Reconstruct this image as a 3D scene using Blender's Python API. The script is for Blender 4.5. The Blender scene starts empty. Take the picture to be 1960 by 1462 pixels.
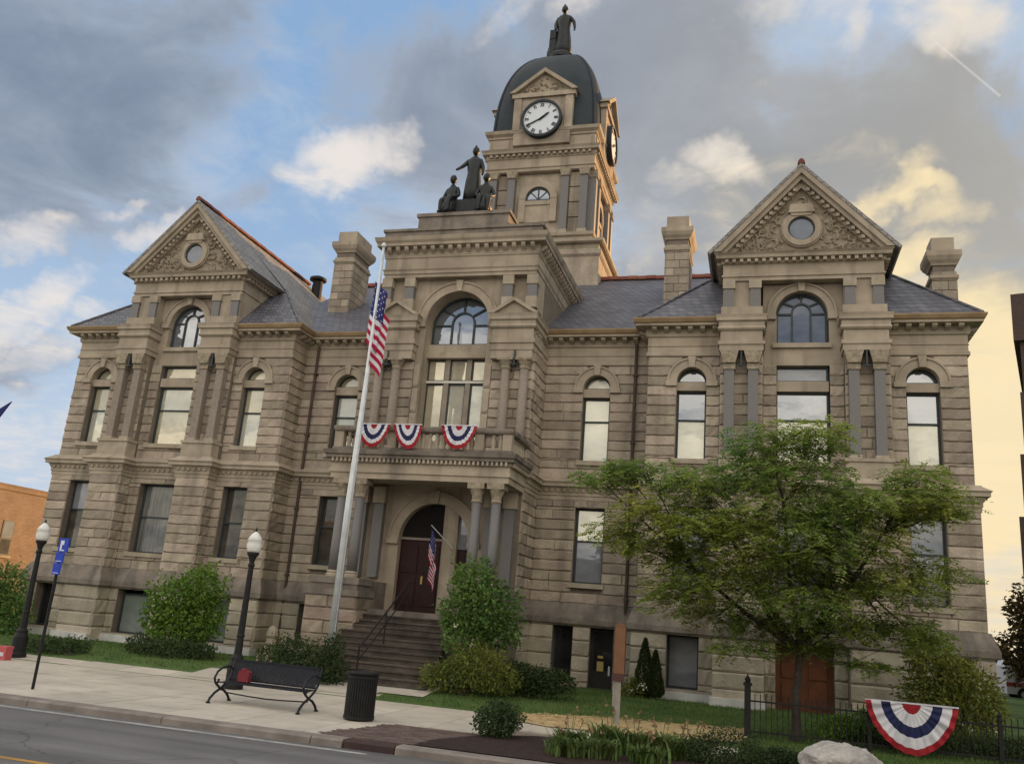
import bpy, bmesh, math, random
from mathutils import Vector, Matrix, noise as mnoise
R = math.radians
rnd = random.Random(7)
scene = bpy.context.scene
COL = scene.collection

# ------------------------------------------------------------------ camera
CAM = Vector((10.3832, -29.361, 2.2645))
_r, _u, _f = Vector((0.9572, 0.2637, 0.1194)), None, None
def _axes(yaw, pitch, roll):
    cy, sy, cp, sp, cr, sr = math.cos(yaw), math.sin(yaw), math.cos(pitch), math.sin(pitch), math.cos(roll), math.sin(roll)
    f = Vector((sy*cp, cy*cp, sp)); r = Vector((cy, -sy, 0)); u = r.cross(f)
    return cr*r + sr*u, -sr*r + cr*u, f
_r, _u, _f = _axes(R(-16.4743), R(14.8921), R(4.62494))
cam_data = bpy.data.cameras.new('camera')
cam = bpy.data.objects.new('camera', cam_data); COL.objects.link(cam)
cam_data.sensor_width = 36.0; cam_data.sensor_fit = 'HORIZONTAL'
cam_data.lens = 1667.8/1960*36.0
cam_data.clip_start = 0.1; cam_data.clip_end = 6000
cam.matrix_world = Matrix(((_r.x, _u.x, -_f.x, CAM.x), (_r.y, _u.y, -_f.y, CAM.y), (_r.z, _u.z, -_f.z, CAM.z), (0, 0, 0, 1)))
scene.camera = cam
def ray(px, py):                       # direction of a point of the photograph (1960 x 1462); used to lay the place out
    return (_f + (px-980)/1667.8*_r - (py-731)/1667.8*_u).normalized()
def at_y(px, py, y):
    d = ray(px, py); return CAM + d*((y-CAM.y)/d.y)

# ------------------------------------------------------------------ sky, sun, exposure
SUN_AZ, SUN_EL = R(34), R(9)           # azimuth from +Y towards +X
sun_dir = Vector((math.sin(SUN_AZ)*math.cos(SUN_EL), math.cos(SUN_AZ)*math.cos(SUN_EL), math.sin(SUN_EL)))
scene.view_settings.view_transform = 'Standard'
scene.view_settings.look = 'None'
scene.view_settings.exposure = 0.9
scene.view_settings.gamma = 1.0
scene.view_settings.use_curve_mapping = False
sun_data = bpy.data.lights.new('sun', 'SUN'); sun_data.energy = 3.6; sun_data.angle = R(0.5); sun_data.color = (1.0, 0.56, 0.22)
sun = bpy.data.objects.new('sun', sun_data); COL.objects.link(sun)
sun.rotation_euler = (-sun_dir).to_track_quat('-Z', 'Y').to_euler()

world = bpy.data.worlds.new('World'); scene.world = world; world.use_nodes = True
def build_sky():
    nt = world.node_tree; N = nt.nodes; L = nt.links
    N.clear()
    def nd(t, **k):
        n = N.new(t)
        for a, b in k.items(): setattr(n, a, b)
        return n
    def val(x, sock):
        if isinstance(x, (int, float)): sock.default_value = x
        elif isinstance(x, (tuple, list, Vector)): sock.default_value = tuple(x)[:len(sock.default_value)] if len(tuple(x)) >= len(sock.default_value) else tuple(x)+(1,)
        else: L.new(x, sock)
    def m(op, a, b=0.0, c=0.0, clamp=False):
        n = nd('ShaderNodeMath', operation=op, use_clamp=clamp)
        val(a, n.inputs[0]); val(b, n.inputs[1])
        if op in ('MULTIPLY_ADD', 'SMOOTH_MIN', 'SMOOTH_MAX'): val(c, n.inputs[2])
        return n.outputs[0]
    def vm(op, a, b=None, s=None):
        n = nd('ShaderNodeVectorMath', operation=op)
        val(a, n.inputs[0])
        if b is not None: val(b, n.inputs[1])
        if s is not None: val(s, n.inputs['Scale'])
        return n.outputs['Value'] if op in ('DOT_PRODUCT', 'LENGTH') else n.outputs[0]
    def sstep(x, a, b):
        n = nd('ShaderNodeMapRange', interpolation_type='SMOOTHSTEP'); n.clamp = True
        val(x, n.inputs[0]); val(a, n.inputs[1]); val(b, n.inputs[2]); n.inputs[3].default_value = 0; n.inputs[4].default_value = 1
        return n.outputs[0]
    def mix(f, a, b):
        n = nd('ShaderNodeMix', data_type='RGBA'); n.clamp_factor = True
        val(f, n.inputs[0]); val(a, n.inputs[6]); val(b, n.inputs[7])
        return n.outputs[2]
    def noise(v, scale, detail=5, rough=.55, dist=0.0):
        n = nd('ShaderNodeTexNoise'); L.new(v, n.inputs['Vector']); n.inputs['Scale'].default_value = scale
        n.inputs['Detail'].default_value = detail; n.inputs['Roughness'].default_value = rough; n.inputs['Distortion'].default_value = dist
        return n
    tc = nd('ShaderNodeTexCoord'); d = vm('NORMALIZE', tc.outputs['Generated'])
    sky = nd('ShaderNodeTexSky', sky_type='NISHITA'); sky.sun_disc = False
    sky.sun_elevation = SUN_EL; sky.sun_rotation = SUN_AZ
    sky.air_density = 1.0; sky.dust_density = 1.2; sky.ozone_density = 1.5; sky.altitude = 240
    S = 0.1                                             # background strength; cloud radiances below are divided by it
    G = S*2**scene.view_settings.exposure               # so that the numbers below are radiances as they show
    def c(r, g, b): return (r/G, g/G, b/G, 1)
    # clouds live on a flat layer overhead
    sep = nd('ShaderNodeSeparateXYZ'); L.new(d, sep.inputs[0]); dz = sep.outputs[2]
    inv = m('DIVIDE', 1.0, m('ADD', m('MAXIMUM', dz, 0.0), 0.16))
    p = vm('SCALE', d, s=inv)
    n_big = noise(p, 1.1, 6, .55, .3).outputs['Fac']
    n_mid = noise(p, 3.2, 7, .6, .5).outputs['Fac']
    wn = noise(d, 5.0, 5, .6); warp = vm('SUBTRACT', wn.outputs['Color'], (.5, .5, .5))
    wn2 = noise(d, 22.0, 4, .6); warp2 = vm('SUBTRACT', wn2.outputs['Color'], (.5, .5, .5))
    dw = vm('ADD', vm('ADD', d, vm('SCALE', warp, s=.16)), vm('SCALE', warp2, s=.035))
    def blob(px, py, rx, ry, ang=0, soft=1.0):          # cloud bank in the direction of a point of the photograph
        cdir = ray(px, py); e1 = (_r - cdir*_r.dot(cdir)).normalized(); e2 = cdir.cross(e1)
        a = R(ang); e1, e2 = e1*math.cos(a)+e2*math.sin(a), -e1*math.sin(a)+e2*math.cos(a)
        x = vm('DOT_PRODUCT', dw, e1/(rx/1667.8)); y = vm('DOT_PRODUCT', dw, e2/(ry/1667.8))
        x0, y0 = 0.0, 0.0
        q = m('ADD', m('MULTIPLY', x, x), m('MULTIPLY', y, y))
        g = m('SUBTRACT', 1.0, m('MULTIPLY', q, .5), clamp=True)
        front = m('GREATER_THAN', vm('DOT_PRODUCT', d, cdir), 0.2)
        return m('MULTIPLY', m('MULTIPLY', g, front), soft)
    def total(bs):
        o = bs[0]
        for b in bs[1:]: o = m('MAXIMUM', o, b)
        return o
    n_fine = noise(p, 9.0, 6, .62, .6).outputs['Fac']
    n_w = noise(p, 2.1, 8, .58, 1.1).outputs['Fac']
    grey = total([blob(20, 110, 330, 230, 8), blob(260, 20, 200, 70, 0, .8), blob(-20, 330, 300, 120, 0, .9), blob(500, 335, 120, 42, -30, .5), blob(870, 240, 260, 170, 35, .92), blob(1220, 120, 250, 210, 0, .9),
                  blob(1480, 330, 400, 120, 0, .85), blob(1820, 300, 320, 150, 20, .9), blob(1720, 440, 300, 110, 0, .8), blob(20, 690, 100, 80, 0, .6), blob(1930, 560, 150, 230, 0, .75), blob(1240, 450, 190, 120, 0, .62), blob(760, 420, 150, 80, -30, .5)])
    white = total([blob(682, 302, 108, 76, -8, 1.35), blob(640, 275, 55, 40, 0, 1.1), blob(235, 372, 46, 18, -25, .80), blob(310, 420, 60, 26, -20, .82), blob(45, 440, 80, 44, -10, .80), blob(60, 600, 130, 36, -38, .90), blob(120, 650, 90, 40, -30, .7), blob(1800, 45, 90, 50, 20, .85), blob(1615, 35, 28, 48, 0, .65), blob(1520, 10, 120, 26, 0, .6),
                   blob(1390, 320, 70, 36, 0, .7), blob(1290, 360, 60, 26, 0, .5), blob(1085, 5, 45, 30, 0, .75), blob(730, 370, 110, 24, -35, .55), blob(560, 470, 140, 40, -10, .45), blob(960, 30, 90, 22, -35, .5), blob(20, 860, 140, 70, 0, .7), blob(40, 770, 120, 40, 0, .5), blob(1220, 440, 60, 60, 0, .45)])
    warm = total([blob(1690, 425, 110, 26, -40, .72), blob(1810, 385, 60, 24, 20, .66), blob(1860, 430, 60, 26, 0, .5), blob(1750, 510, 100, 40, 0, .7), blob(1895, 850, 120, 230, 0, 1.25), blob(1940, 1000, 190, 330, 0, .9), blob(1780, 560, 90, 60, 0, .7)])
    sund = vm('DOT_PRODUCT', d, sun_dir)
    near = m('POWER', m('MAXIMUM', sund, 0.0), 6.0)
    low = m('SUBTRACT', 1.0, sstep(dz, .05, .50))
    cover = m('MULTIPLY', sstep(n_big, .34, .56), .97)
    rough = m('ADD', m('MULTIPLY', m('SUBTRACT', n_w, .5), 1.5), m('MULTIPLY', m('SUBTRACT', n_fine, .5), .5))
    g2 = m('ADD', m('MULTIPLY', grey, .95), rough)
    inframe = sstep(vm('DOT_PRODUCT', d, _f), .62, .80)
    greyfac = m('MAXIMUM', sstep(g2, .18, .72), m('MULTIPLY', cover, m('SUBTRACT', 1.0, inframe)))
    clear = mix(.75, vm('SCALE', sky.outputs[0], s=.45), c(.33, .53, .83))
    clear = mix(m('MULTIPLY', low, .9), clear, c(.56, .66, .79))
    veil = sstep(m('ADD', n_big, m('MULTIPLY', m('SUBTRACT', n_fine, .5), .35)), .44, .66)     # thin high cloud
    clear = mix(m('MULTIPLY', veil, .6), clear, c(.60, .65, .72))
    # clouds facing away from the sun towards us are grey; those opposite it are lit; unseen ones get an added boost to light the facade
    depth = sstep(m('ADD', g2, m('MULTIPLY', m('SUBTRACT', n_mid, .5), .8)), .25, 1.25)
    shade = mix(depth, c(.40, .455, .55), c(.20, .255, .345))
    shade = mix(m('MULTIPLY', sstep(sund, .35, .95), .55), shade, c(.40, .385, .36))
    shade = mix(m('MULTIPLY', near, .85), shade, c(.52, .46, .35))
    frontlit_or_boost = m('MAXIMUM', sstep(m('MULTIPLY', sund, -1.0), -.05, .40), m('MULTIPLY', m('SUBTRACT', 1.0, inframe), sstep(m('MULTIPLY', sund, -1.0), -.62, -.05)))
    shade = mix(frontlit_or_boost, shade, mix(sstep(n_mid, .36, .62), c(1.50, 1.36, 1.16), c(2.65, 2.40, 2.0)))
    lit = mix(near, c(.86, .80, .75), c(1.0, .80, .48))
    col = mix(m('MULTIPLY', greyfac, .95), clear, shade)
    w2 = m('ADD', m('MULTIPLY', white, .95), m('ADD', m('MULTIPLY', m('SUBTRACT', n_w, .5), 1.5), m('MULTIPLY', m('SUBTRACT', n_fine, .5), 1.0)))
    col = mix(m('MULTIPLY', sstep(w2, .20, 1.15), .95), col, lit)
    wm = m('ADD', m('MULTIPLY', warm, 1.0), m('ADD', m('MULTIPLY', m('SUBTRACT', n_w, .5), 1.5), m('MULTIPLY', m('SUBTRACT', n_fine, .5), .8)))
    col = mix(m('MULTIPLY', sstep(wm, .15, 1.15), .95), col, c(1.0, .82, .50))
    # warm band along the horizon towards the sun
    glow = m('MULTIPLY', near, m('SUBTRACT', 1.0, sstep(dz, .0, .30)))
    col = mix(m('MULTIPLY', glow, .85), col, c(.98, .78, .46))
    # grey bars of cloud low in the glow
    bars = vm('MULTIPLY', d, (1.6, 1.6, 26.0)); nbar = noise(bars, 1.6, 4, .5).outputs['Fac']
    col = mix(m('MULTIPLY', m('MULTIPLY', sstep(nbar, .47, .66), glow), .8), col, c(.60, .53, .42))
    # contrail
    a, b = ray(1792, 82), ray(1915, 185)
    nrm = a.cross(b).normalized(); mid = (a+b).normalized()
    dist = m('ABSOLUTE', vm('DOT_PRODUCT', d, nrm))
    on = m('MULTIPLY', m('SUBTRACT', 1.0, sstep(m('ADD', dist, m('MULTIPLY', m('SUBTRACT', n_fine, .5), .003)), .0002, .0021)), m('GREATER_THAN', vm('DOT_PRODUCT', d, mid), math.cos(a.angle(b)/2)))
    col = mix(m('MULTIPLY', m('MULTIPLY', on, sstep(n_fine, .36, .62)), .42), col, c(.85, .82, .78))
    # below the horizon
    col = mix(m('LESS_THAN', dz, -0.01), col, c(.10, .095, .085))
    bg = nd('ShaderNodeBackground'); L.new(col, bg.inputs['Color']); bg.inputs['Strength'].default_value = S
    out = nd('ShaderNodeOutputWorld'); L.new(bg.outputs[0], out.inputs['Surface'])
build_sky()

# ------------------------------------------------------------------ materials
MATS = {}
def mat(name, color, rough=.8, color2=None, scale=6.0, vary=.0, bump=.0, bscale=30.0, metal=0.0, spec=.3, streak=None, detail=4, trans=0.0, coat=0.0):
    mt = bpy.data.materials.new(name); mt.use_nodes = True
    nt = mt.node_tree; N = nt.nodes; L = nt.links; b = N['Principled BSDF']
    b.inputs['Roughness'].default_value = rough; b.inputs['Metallic'].default_value = metal
    b.inputs['Specular IOR Level'].default_value = spec
    col = tuple(color)+(1,)
    tc = N.new('ShaderNodeTexCoord'); geo = N.new('ShaderNodeNewGeometry')
    if color2 is None and not vary and streak is None:
        b.inputs['Base Color'].default_value = col
        cur = None
    else:
        nz = N.new('ShaderNodeTexNoise'); nz.inputs['Scale'].default_value = scale; nz.inputs['Detail'].default_value = detail; nz.inputs['Roughness'].default_value = .6
        L.new(geo.outputs['Position'], nz.inputs['Vector'])
        rp = N.new('ShaderNodeMapRange'); rp.inputs[1].default_value = .33; rp.inputs[2].default_value = .67
        L.new(nz.outputs['Fac'], rp.inputs[0])
        mx = N.new('ShaderNodeMix'); mx.data_type = 'RGBA'
        L.new(rp.outputs[0], mx.inputs[0]); mx.inputs[6].default_value = col; mx.inputs[7].default_value = (tuple(color2)+(1,)) if color2 else col
        cur = mx.outputs[2]
        if vary:
            oi = N.new('ShaderNodeObjectInfo'); ad = N.new('ShaderNodeMath'); ad.operation = 'ADD'
            L.new(oi.outputs['Random'], ad.inputs[0]); L.new(geo.outputs['Random Per Island'], ad.inputs[1])
            fr = N.new('ShaderNodeMath'); fr.operation = 'FRACT'; L.new(ad.outputs[0], fr.inputs[0])
            mr = N.new('ShaderNodeMapRange'); mr.inputs[3].default_value = 1-vary; mr.inputs[4].default_value = 1+vary; L.new(fr.outputs[0], mr.inputs[0])
            hs = N.new('ShaderNodeHueSaturation'); L.new(cur, hs.inputs['Color']); L.new(mr.outputs[0], hs.inputs['Value'])
            m2 = N.new('ShaderNodeMath'); m2.operation = 'MULTIPLY'; m2.inputs[1].default_value = 7.31; L.new(fr.outputs[0], m2.inputs[0])
            f2 = N.new('ShaderNodeMath'); f2.operation = 'FRACT'; L.new(m2.outputs[0], f2.inputs[0])
            mr2 = N.new('ShaderNodeMapRange'); mr2.inputs[3].default_value = .5-vary*.045; mr2.inputs[4].default_value = .5+vary*.055; L.new(f2.outputs[0], mr2.inputs[0])
            L.new(mr2.outputs[0], hs.inputs['Hue'])
            cur = hs.outputs['Color']
        if streak:
            mp = N.new('ShaderNodeMapping'); mp.inputs['Scale'].default_value = (1.6, 1.6, .16); L.new(geo.outputs['Position'], mp.inputs[0])
            n2 = N.new('ShaderNodeTexNoise'); n2.inputs['Scale'].default_value = 1.3; n2.inputs['Detail'].default_value = 5; L.new(mp.outputs[0], n2.inputs['Vector'])
            r2 = N.new('ShaderNodeMapRange'); r2.inputs[1].default_value = .52; r2.inputs[2].default_value = .72; r2.inputs[4].default_value = streak[1]; L.new(n2.outputs['Fac'], r2.inputs[0])
            m3 = N.new('ShaderNodeMix'); m3.data_type = 'RGBA'; L.new(r2.outputs[0], m3.inputs[0]); L.new(cur, m3.inputs[6]); m3.inputs[7].default_value = tuple(streak[0])+(1,)
            cur = m3.outputs[2]
        L.new(cur, b.inputs['Base Color'])
    if bump:
        n3 = N.new('ShaderNodeTexNoise'); n3.inputs['Scale'].default_value = bscale; n3.inputs['Detail'].default_value = 5; L.new(geo.outputs['Position'], n3.inputs['Vector'])
        bp = N.new('ShaderNodeBump'); bp.inputs['Strength'].default_value = bump; bp.inputs['Distance'].default_value = .03; L.new(n3.outputs['Fac'], bp.inputs['Height']); L.new(bp.outputs[0], b.inputs['Normal'])
    if trans:
        tr = N.new('ShaderNodeBsdfTranslucent'); ms = N.new('ShaderNodeMixShader'); ms.inputs[0].default_value = trans
        if cur: L.new(cur, tr.inputs['Color'])
        else: tr.inputs['Color'].default_value = col
        o = N['Material Output']; L.new(b.outputs[0], ms.inputs[1]); L.new(tr.outputs[0], ms.inputs[2]); L.new(ms.outputs[0], o.inputs['Surface'])
    MATS[name] = mt
    return mt

def glass(name, inner, inner2, refl, rough=.015, wave=0.0, tint=(.92, .95, .93)):   # window pane: mirror-like outer sheet over the blind, curtain or dark room behind it
    mt = bpy.data.materials.new(name); mt.use_nodes = True
    nt = mt.node_tree; N = nt.nodes; L = nt.links; N.clear()
    geo = N.new('ShaderNodeNewGeometry')
    mp = N.new('ShaderNodeMapping'); mp.inputs['Scale'].default_value = (9, 9, .35) if wave else (1.2, 1.2, 2.2); L.new(geo.outputs['Position'], mp.inputs[0])
    nz = N.new('ShaderNodeTexNoise'); nz.inputs['Scale'].default_value = 1.5; nz.inputs['Detail'].default_value = 3; L.new(mp.outputs[0], nz.inputs['Vector'])
    rp = N.new('ShaderNodeMapRange'); rp.inputs[1].default_value = .35; rp.inputs[2].default_value = .65; L.new(nz.outputs['Fac'], rp.inputs[0])
    mx = N.new('ShaderNodeMix'); mx.data_type = 'RGBA'; mx.inputs[6].default_value = tuple(inner)+(1,); mx.inputs[7].default_value = tuple(inner2)+(1,); L.new(rp.outputs[0], mx.inputs[0])
    df = N.new('ShaderNodeBsdfDiffuse'); L.new(mx.outputs[2], df.inputs[0])
    gl = N.new('ShaderNodeBsdfGlossy'); gl.inputs['Roughness'].default_value = rough; gl.inputs['Color'].default_value = tuple(tint)+(1,)
    nb = N.new('ShaderNodeTexNoise'); nb.inputs['Scale'].default_value = 1.7; nb.inputs['Detail'].default_value = 2; L.new(geo.outputs['Position'], nb.inputs['Vector'])
    bp = N.new('ShaderNodeBump'); bp.inputs['Strength'].default_value = .045; bp.inputs['Distance'].default_value = .05; L.new(nb.outputs['Fac'], bp.inputs['Height']); L.new(bp.outputs[0], gl.inputs['Normal'])
    fz = N.new('ShaderNodeFresnel'); fz.inputs['IOR'].default_value = 1.5
    ad = N.new('ShaderNodeMath'); ad.operation = 'ADD'; ad.use_clamp = True; ad.inputs[1].default_value = refl; L.new(fz.outputs[0], ad.inputs[0])
    ms = N.new('ShaderNodeMixShader'); L.new(ad.outputs[0], ms.inputs[0]); L.new(df.outputs[0], ms.inputs[1]); L.new(gl.outputs[0], ms.inputs[2])
    o = N.new('ShaderNodeOutputMaterial'); L.new(ms.outputs[0], o.inputs['Surface'])
    MATS[name] = mt
    return mt

def tiled(name, c1, c2, mortar, w, h, rough=.8, bump=.4, axis='xz', msize=.008):
    mt = bpy.data.materials.new(name); mt.use_nodes = True
    nt = mt.node_tree; N = nt.nodes; L = nt.links; b = N['Principled BSDF']; b.inputs['Roughness'].default_value = rough
    geo = N.new('ShaderNodeNewGeometry'); sp = N.new('ShaderNodeSeparateXYZ'); L.new(geo.outputs['Position'], sp.inputs[0])
    ad = N.new('ShaderNodeMath'); ad.operation = 'ADD'; L.new(sp.outputs[0], ad.inputs[0])
    cb = N.new('ShaderNodeCombineXYZ')
    if axis == 'xy': L.new(sp.outputs[0], cb.inputs[0]); L.new(sp.outputs[1], cb.inputs[1])
    else: L.new(sp.outputs[1], ad.inputs[1]); L.new(ad.outputs[0], cb.inputs[0]); L.new(sp.outputs[2], cb.inputs[1])
    br = N.new('ShaderNodeTexBrick'); L.new(cb.outputs[0], br.inputs['Vector']); br.inputs['Scale'].default_value = 1
    br.inputs['Brick Width'].default_value = w; br.inputs['Row Height'].default_value = h; br.inputs['Mortar Size'].default_value = msize; br.inputs['Bias'].default_value = 0
    br.inputs['Color1'].default_value = tuple(c1)+(1,); br.inputs['Color2'].default_value = tuple(c2)+(1,); br.inputs['Mortar'].default_value = tuple(mortar)+(1,)
    nz = N.new('ShaderNodeTexNoise'); nz.inputs['Scale'].default_value = .9; nz.inputs['Detail'].default_value = 5; L.new(geo.outputs['Position'], nz.inputs['Vector'])
    mr = N.new('ShaderNodeMapRange'); mr.inputs[3].default_value = .7; mr.inputs[4].default_value = 1.3; L.new(nz.outputs['Fac'], mr.inputs[0])
    hs = N.new('ShaderNodeHueSaturation'); L.new(br.outputs['Color'], hs.inputs['Color']); L.new(mr.outputs[0], hs.inputs['Value']); L.new(hs.outputs[0], b.inputs['Base Color'])
    bp = N.new('ShaderNodeBump'); bp.inputs['Strength'].default_value = bump; bp.inputs['Distance'].default_value = .02; bp.invert = True; L.new(br.outputs['Fac'], bp.inputs['Height']); L.new(bp.outputs[0], b.inputs['Normal'])
    MATS[name] = mt
    return mt

mat('sandstone', (.395, .335, .268), .9, (.275, .230, .184), 1.4, vary=.24, bump=1.0, bscale=11, streak=((.10, .085, .07), .45))
mat('smooth_stone', (.405, .345, .268), .85, (.285, .24, .185), 1.1, vary=.0, bump=.3, bscale=25, streak=((.12, .10, .08), .55))
mat('pale_stone', (.40, .35, .27), .85, (.30, .255, .195), 2.0, bump=.4, bscale=22, streak=((.14, .12, .10), .4))
mat('mortar', (.20, .168, .135), .95, (.145, .122, .098), 3)
mat('weathered_stone', (.25, .215, .18), .9, (.14, .12, .105), 1.6, bump=.8, bscale=12, streak=((.06, .055, .05), .6))
mat('step_stone', (.115, .093, .076), .9, (.052, .043, .036), 2.2, vary=.2, bump=.6, bscale=12, streak=((.06, .05, .045), .5))
mat('basement_stone', (.45, .40, .32), .9, (.33, .29, .23), 1.2, vary=.22, bump=.8, bscale=12, streak=((.13, .115, .10), .35))
mat('granite', (.175, .168, .166), .5, (.125, .12, .12), 40, bump=.1, bscale=60, spec=.4)
mat('brown_granite', (.27, .228, .19), .7, (.20, .168, .142), 12, bump=.15, bscale=60)
mat('carved_stone', (.35, .30, .225), .9, (.20, .165, .12), 7, bump=1.0, bscale=9)
mat('white_plinth', (.62, .62, .60), .8, (.45, .45, .44), 2, bump=.2)
mat('bronze', (.022, .026, .027), .5, (.012, .014, .016), 6, metal=.3, spec=.4)
mat('black_iron', (.012, .012, .014), .6, (.02, .019, .018), 9, spec=.22)
mat('bench_iron', (.011, .013, .020), .55, (.018, .020, .028), 9, spec=.25)
mat('lead_dome', (.034, .043, .053), .6, (.020, .027, .035), .9, spec=.22, streak=((.03, .045, .055), .5))
mat('window_frame', (.030, .042, .048), .5, (.045, .055, .06), 8)
mat('stone_mullion', (.30, .26, .21), .85, (.23, .2, .16), 3)
mat('pale_bar', (.62, .60, .54), .7)
mat('copper_pipe', (.050, .034, .028), .6, (.075, .05, .04), 3)
mat('gutter', (.30, .215, .12), .7, (.22, .15, .085), 2)
mat('red_tile', (.20, .070, .048), .8, (.14, .05, .036), 5, vary=.2, bump=.4)
mat('door_red', (.032, .008, .009), .6, (.020, .006, .006), 4)
mat('orange_door', (.20, .075, .036), .55, (.13, .05, .028), 3)
mat('dark_door', (.022, .020, .020), .5, (.035, .03, .03), 5)
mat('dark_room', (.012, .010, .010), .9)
mat('dial_white', (.62, .66, .72), .5)
mat('dial_dark', (.02, .025, .035), .5)
mat('concrete', (.52, .47, .40), .9, (.40, .362, .312), .6, bump=.3, bscale=60, vary=.08, detail=9, streak=((.30, .27, .23), .55))
mat('kerb_concrete', (.27, .235, .21), .9, (.16, .138, .125), 1.7, bump=.4, bscale=40)
mat('brown_kerb', (.060, .035, .033), .8, (.04, .025, .025), 4)
mat('asphalt', (.185, .18, .182), .85, (.145, .142, .144), .35, bump=.5, bscale=180, detail=9)
mat('white_paint', (.42, .41, .39), .8, (.24, .235, .23), 5)
mat('yellow_paint', (.50, .27, .05), .7, (.35, .19, .05), 3)
mat('earth', (.10, .085, .05), .95, (.07, .08, .03), .2, bump=.3)
mat('lawn', (.085, .135, .034), .95, (.052, .098, .024), .7, bump=.6, bscale=60)
mat('grass_blade', (.110, .165, .042), .8, (.058, .115, .026), .7, vary=.4, trans=.2)
mat('mulch', (.045, .026, .022), .95, (.028, .017, .015), 8, bump=1.0, bscale=50)
mat('straw', (.55, .42, .235), .95, (.42, .32, .17), 3, bump=.8, bscale=40)
mat('brick_paver', (.135, .095, .085), .9, (.10, .072, .066), 2, vary=.22, bump=.3)
mat('bark', (.075, .060, .050), .95, (.038, .031, .027), 8, bump=.9, bscale=20)
mat('leaf_locust', (.34, .36, .070), .6, (.15, .26, .070), .38, vary=.45, trans=.5)
mat('leaf_shrub', (.150, .250, .036), .6, (.085, .165, .025), .8, vary=.35, trans=.3)
mat('leaf_steps', (.135, .225, .052), .6, (.078, .150, .036), .8, vary=.35, trans=.3)
mat('leaf_dark', (.045, .070, .020), .7, (.028, .048, .015), 1, vary=.35, trans=.15)
mat('leaf_box', (.055, .088, .026), .6, (.034, .060, .020), 2, vary=.3, trans=.15)
mat('leaf_olive', (.19, .205, .036), .65, (.105, .135, .028), .8, vary=.35, trans=.3)
mat('leaf_conifer', (.030, .050, .010), .8, (.022, .038, .008), 2, vary=.3, trans=.1)
mat('leaf_lily', (.085, .150, .036), .6, (.095, .120, .034), 2, vary=.35, trans=.25)
mat('lily_flower', (.20, .10, .06), .7, (.24, .17, .10), 5)
mat('white_flower', (.55, .52, .40), .7)
mat('far_leaf', (.070, .050, .020), .8, (.045, .036, .015), .6, vary=.35, trans=.3)
mat('boulder', (.47, .44, .41), .9, (.26, .245, .235), 3.5, bump=1.0, bscale=14, streak=((.16, .15, .14), .5))
mat('cloth_red', (.36, .018, .028), .75, (.28, .014, .022), 6, trans=.15)
mat('cloth_white', (.72, .72, .76), .75, (.60, .60, .66), 6, trans=.15)
mat('cloth_blue', (.022, .028, .10), .75, (.016, .02, .075), 6, trans=.15)
mat('flag_red', (.40, .012, .055), .75, trans=.2)
mat('flag_blue', (.025, .032, .16), .75, trans=.2)
mat('pole_metal', (.62, .66, .68), .35, (.50, .54, .56), 3, metal=.25, spec=.5)
mat('lamp_globe', (.88, .88, .85), .3, trans=.25)
mat('sign_blue', (.012, .055, .50), .45, (.010, .045, .42), 5)
mat('sign_white', (.70, .72, .74), .5)
mat('grey_post', (.28, .265, .235), .85, (.20, .19, .17), 5, bump=.3)
mat('brown_board', (.21, .105, .055), .75, (.16, .08, .045), 3)
mat('brown_dark', (.075, .038, .035), .8)
mat('pink_red', (.52, .12, .12), .6, (.42, .08, .09), 6)
mat('deep_red', (.24, .035, .045), .6, (.17, .025, .035), 7)
mat('yellow_notice', (.45, .33, .12), .7)
mat('van_white', (.55, .56, .60), .4)
mat('van_red', (.30, .05, .05), .4)
mat('rubber', (.02, .02, .02), .8)
mat('low_wall', (.20, .165, .14), .9, (.14, .115, .10), 3, bump=.6)
mat('roof_flat', (.18, .16, .14), .9, (.14, .125, .11), 2)
tiled('slate', (.125, .124, .145), (.068, .070, .088), (.035, .036, .045), .30, .20, .55, .9, msize=.014)
tiled('pale_slate', (.25, .235, .22), (.17, .16, .152), (.10, .096, .092), .30, .20, .6, .7, msize=.012)  # the same slate, paler: grazing light put into its colour
tiled('orange_brick', (.27, .18, .128), (.20, .13, .09), (.27, .22, .18), .22, .075, .85, .3)
tiled('dark_brick', (.065, .036, .030), (.05, .03, .026), (.06, .05, .045), .22, .075, .85, .3)
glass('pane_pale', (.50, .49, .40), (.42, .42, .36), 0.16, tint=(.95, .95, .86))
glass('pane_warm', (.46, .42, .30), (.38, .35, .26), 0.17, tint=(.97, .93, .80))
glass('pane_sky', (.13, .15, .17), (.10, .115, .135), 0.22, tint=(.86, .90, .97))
glass('pane_curtain', (.17, .17, .165), (.075, .075, .072), 0.01, wave=1)
glass('pane_dim', (.085, .075, .058), (.050, .044, .036), 0.0)
glass('pane_blind', (.24, .255, .28), (.19, .205, .225), 0.035, tint=(.9, .93, 1.0))
glass('pane_dark', (.025, .025, .027), (.016, .016, .018), 0.02)
glass('pane_green', (.20, .235, .215), (.155, .185, .17), 0.02)

glass('pane_blue', (.10, .115, .15), (.065, .08, .115), 0.04, tint=(.85, .9, 1.0))

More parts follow.
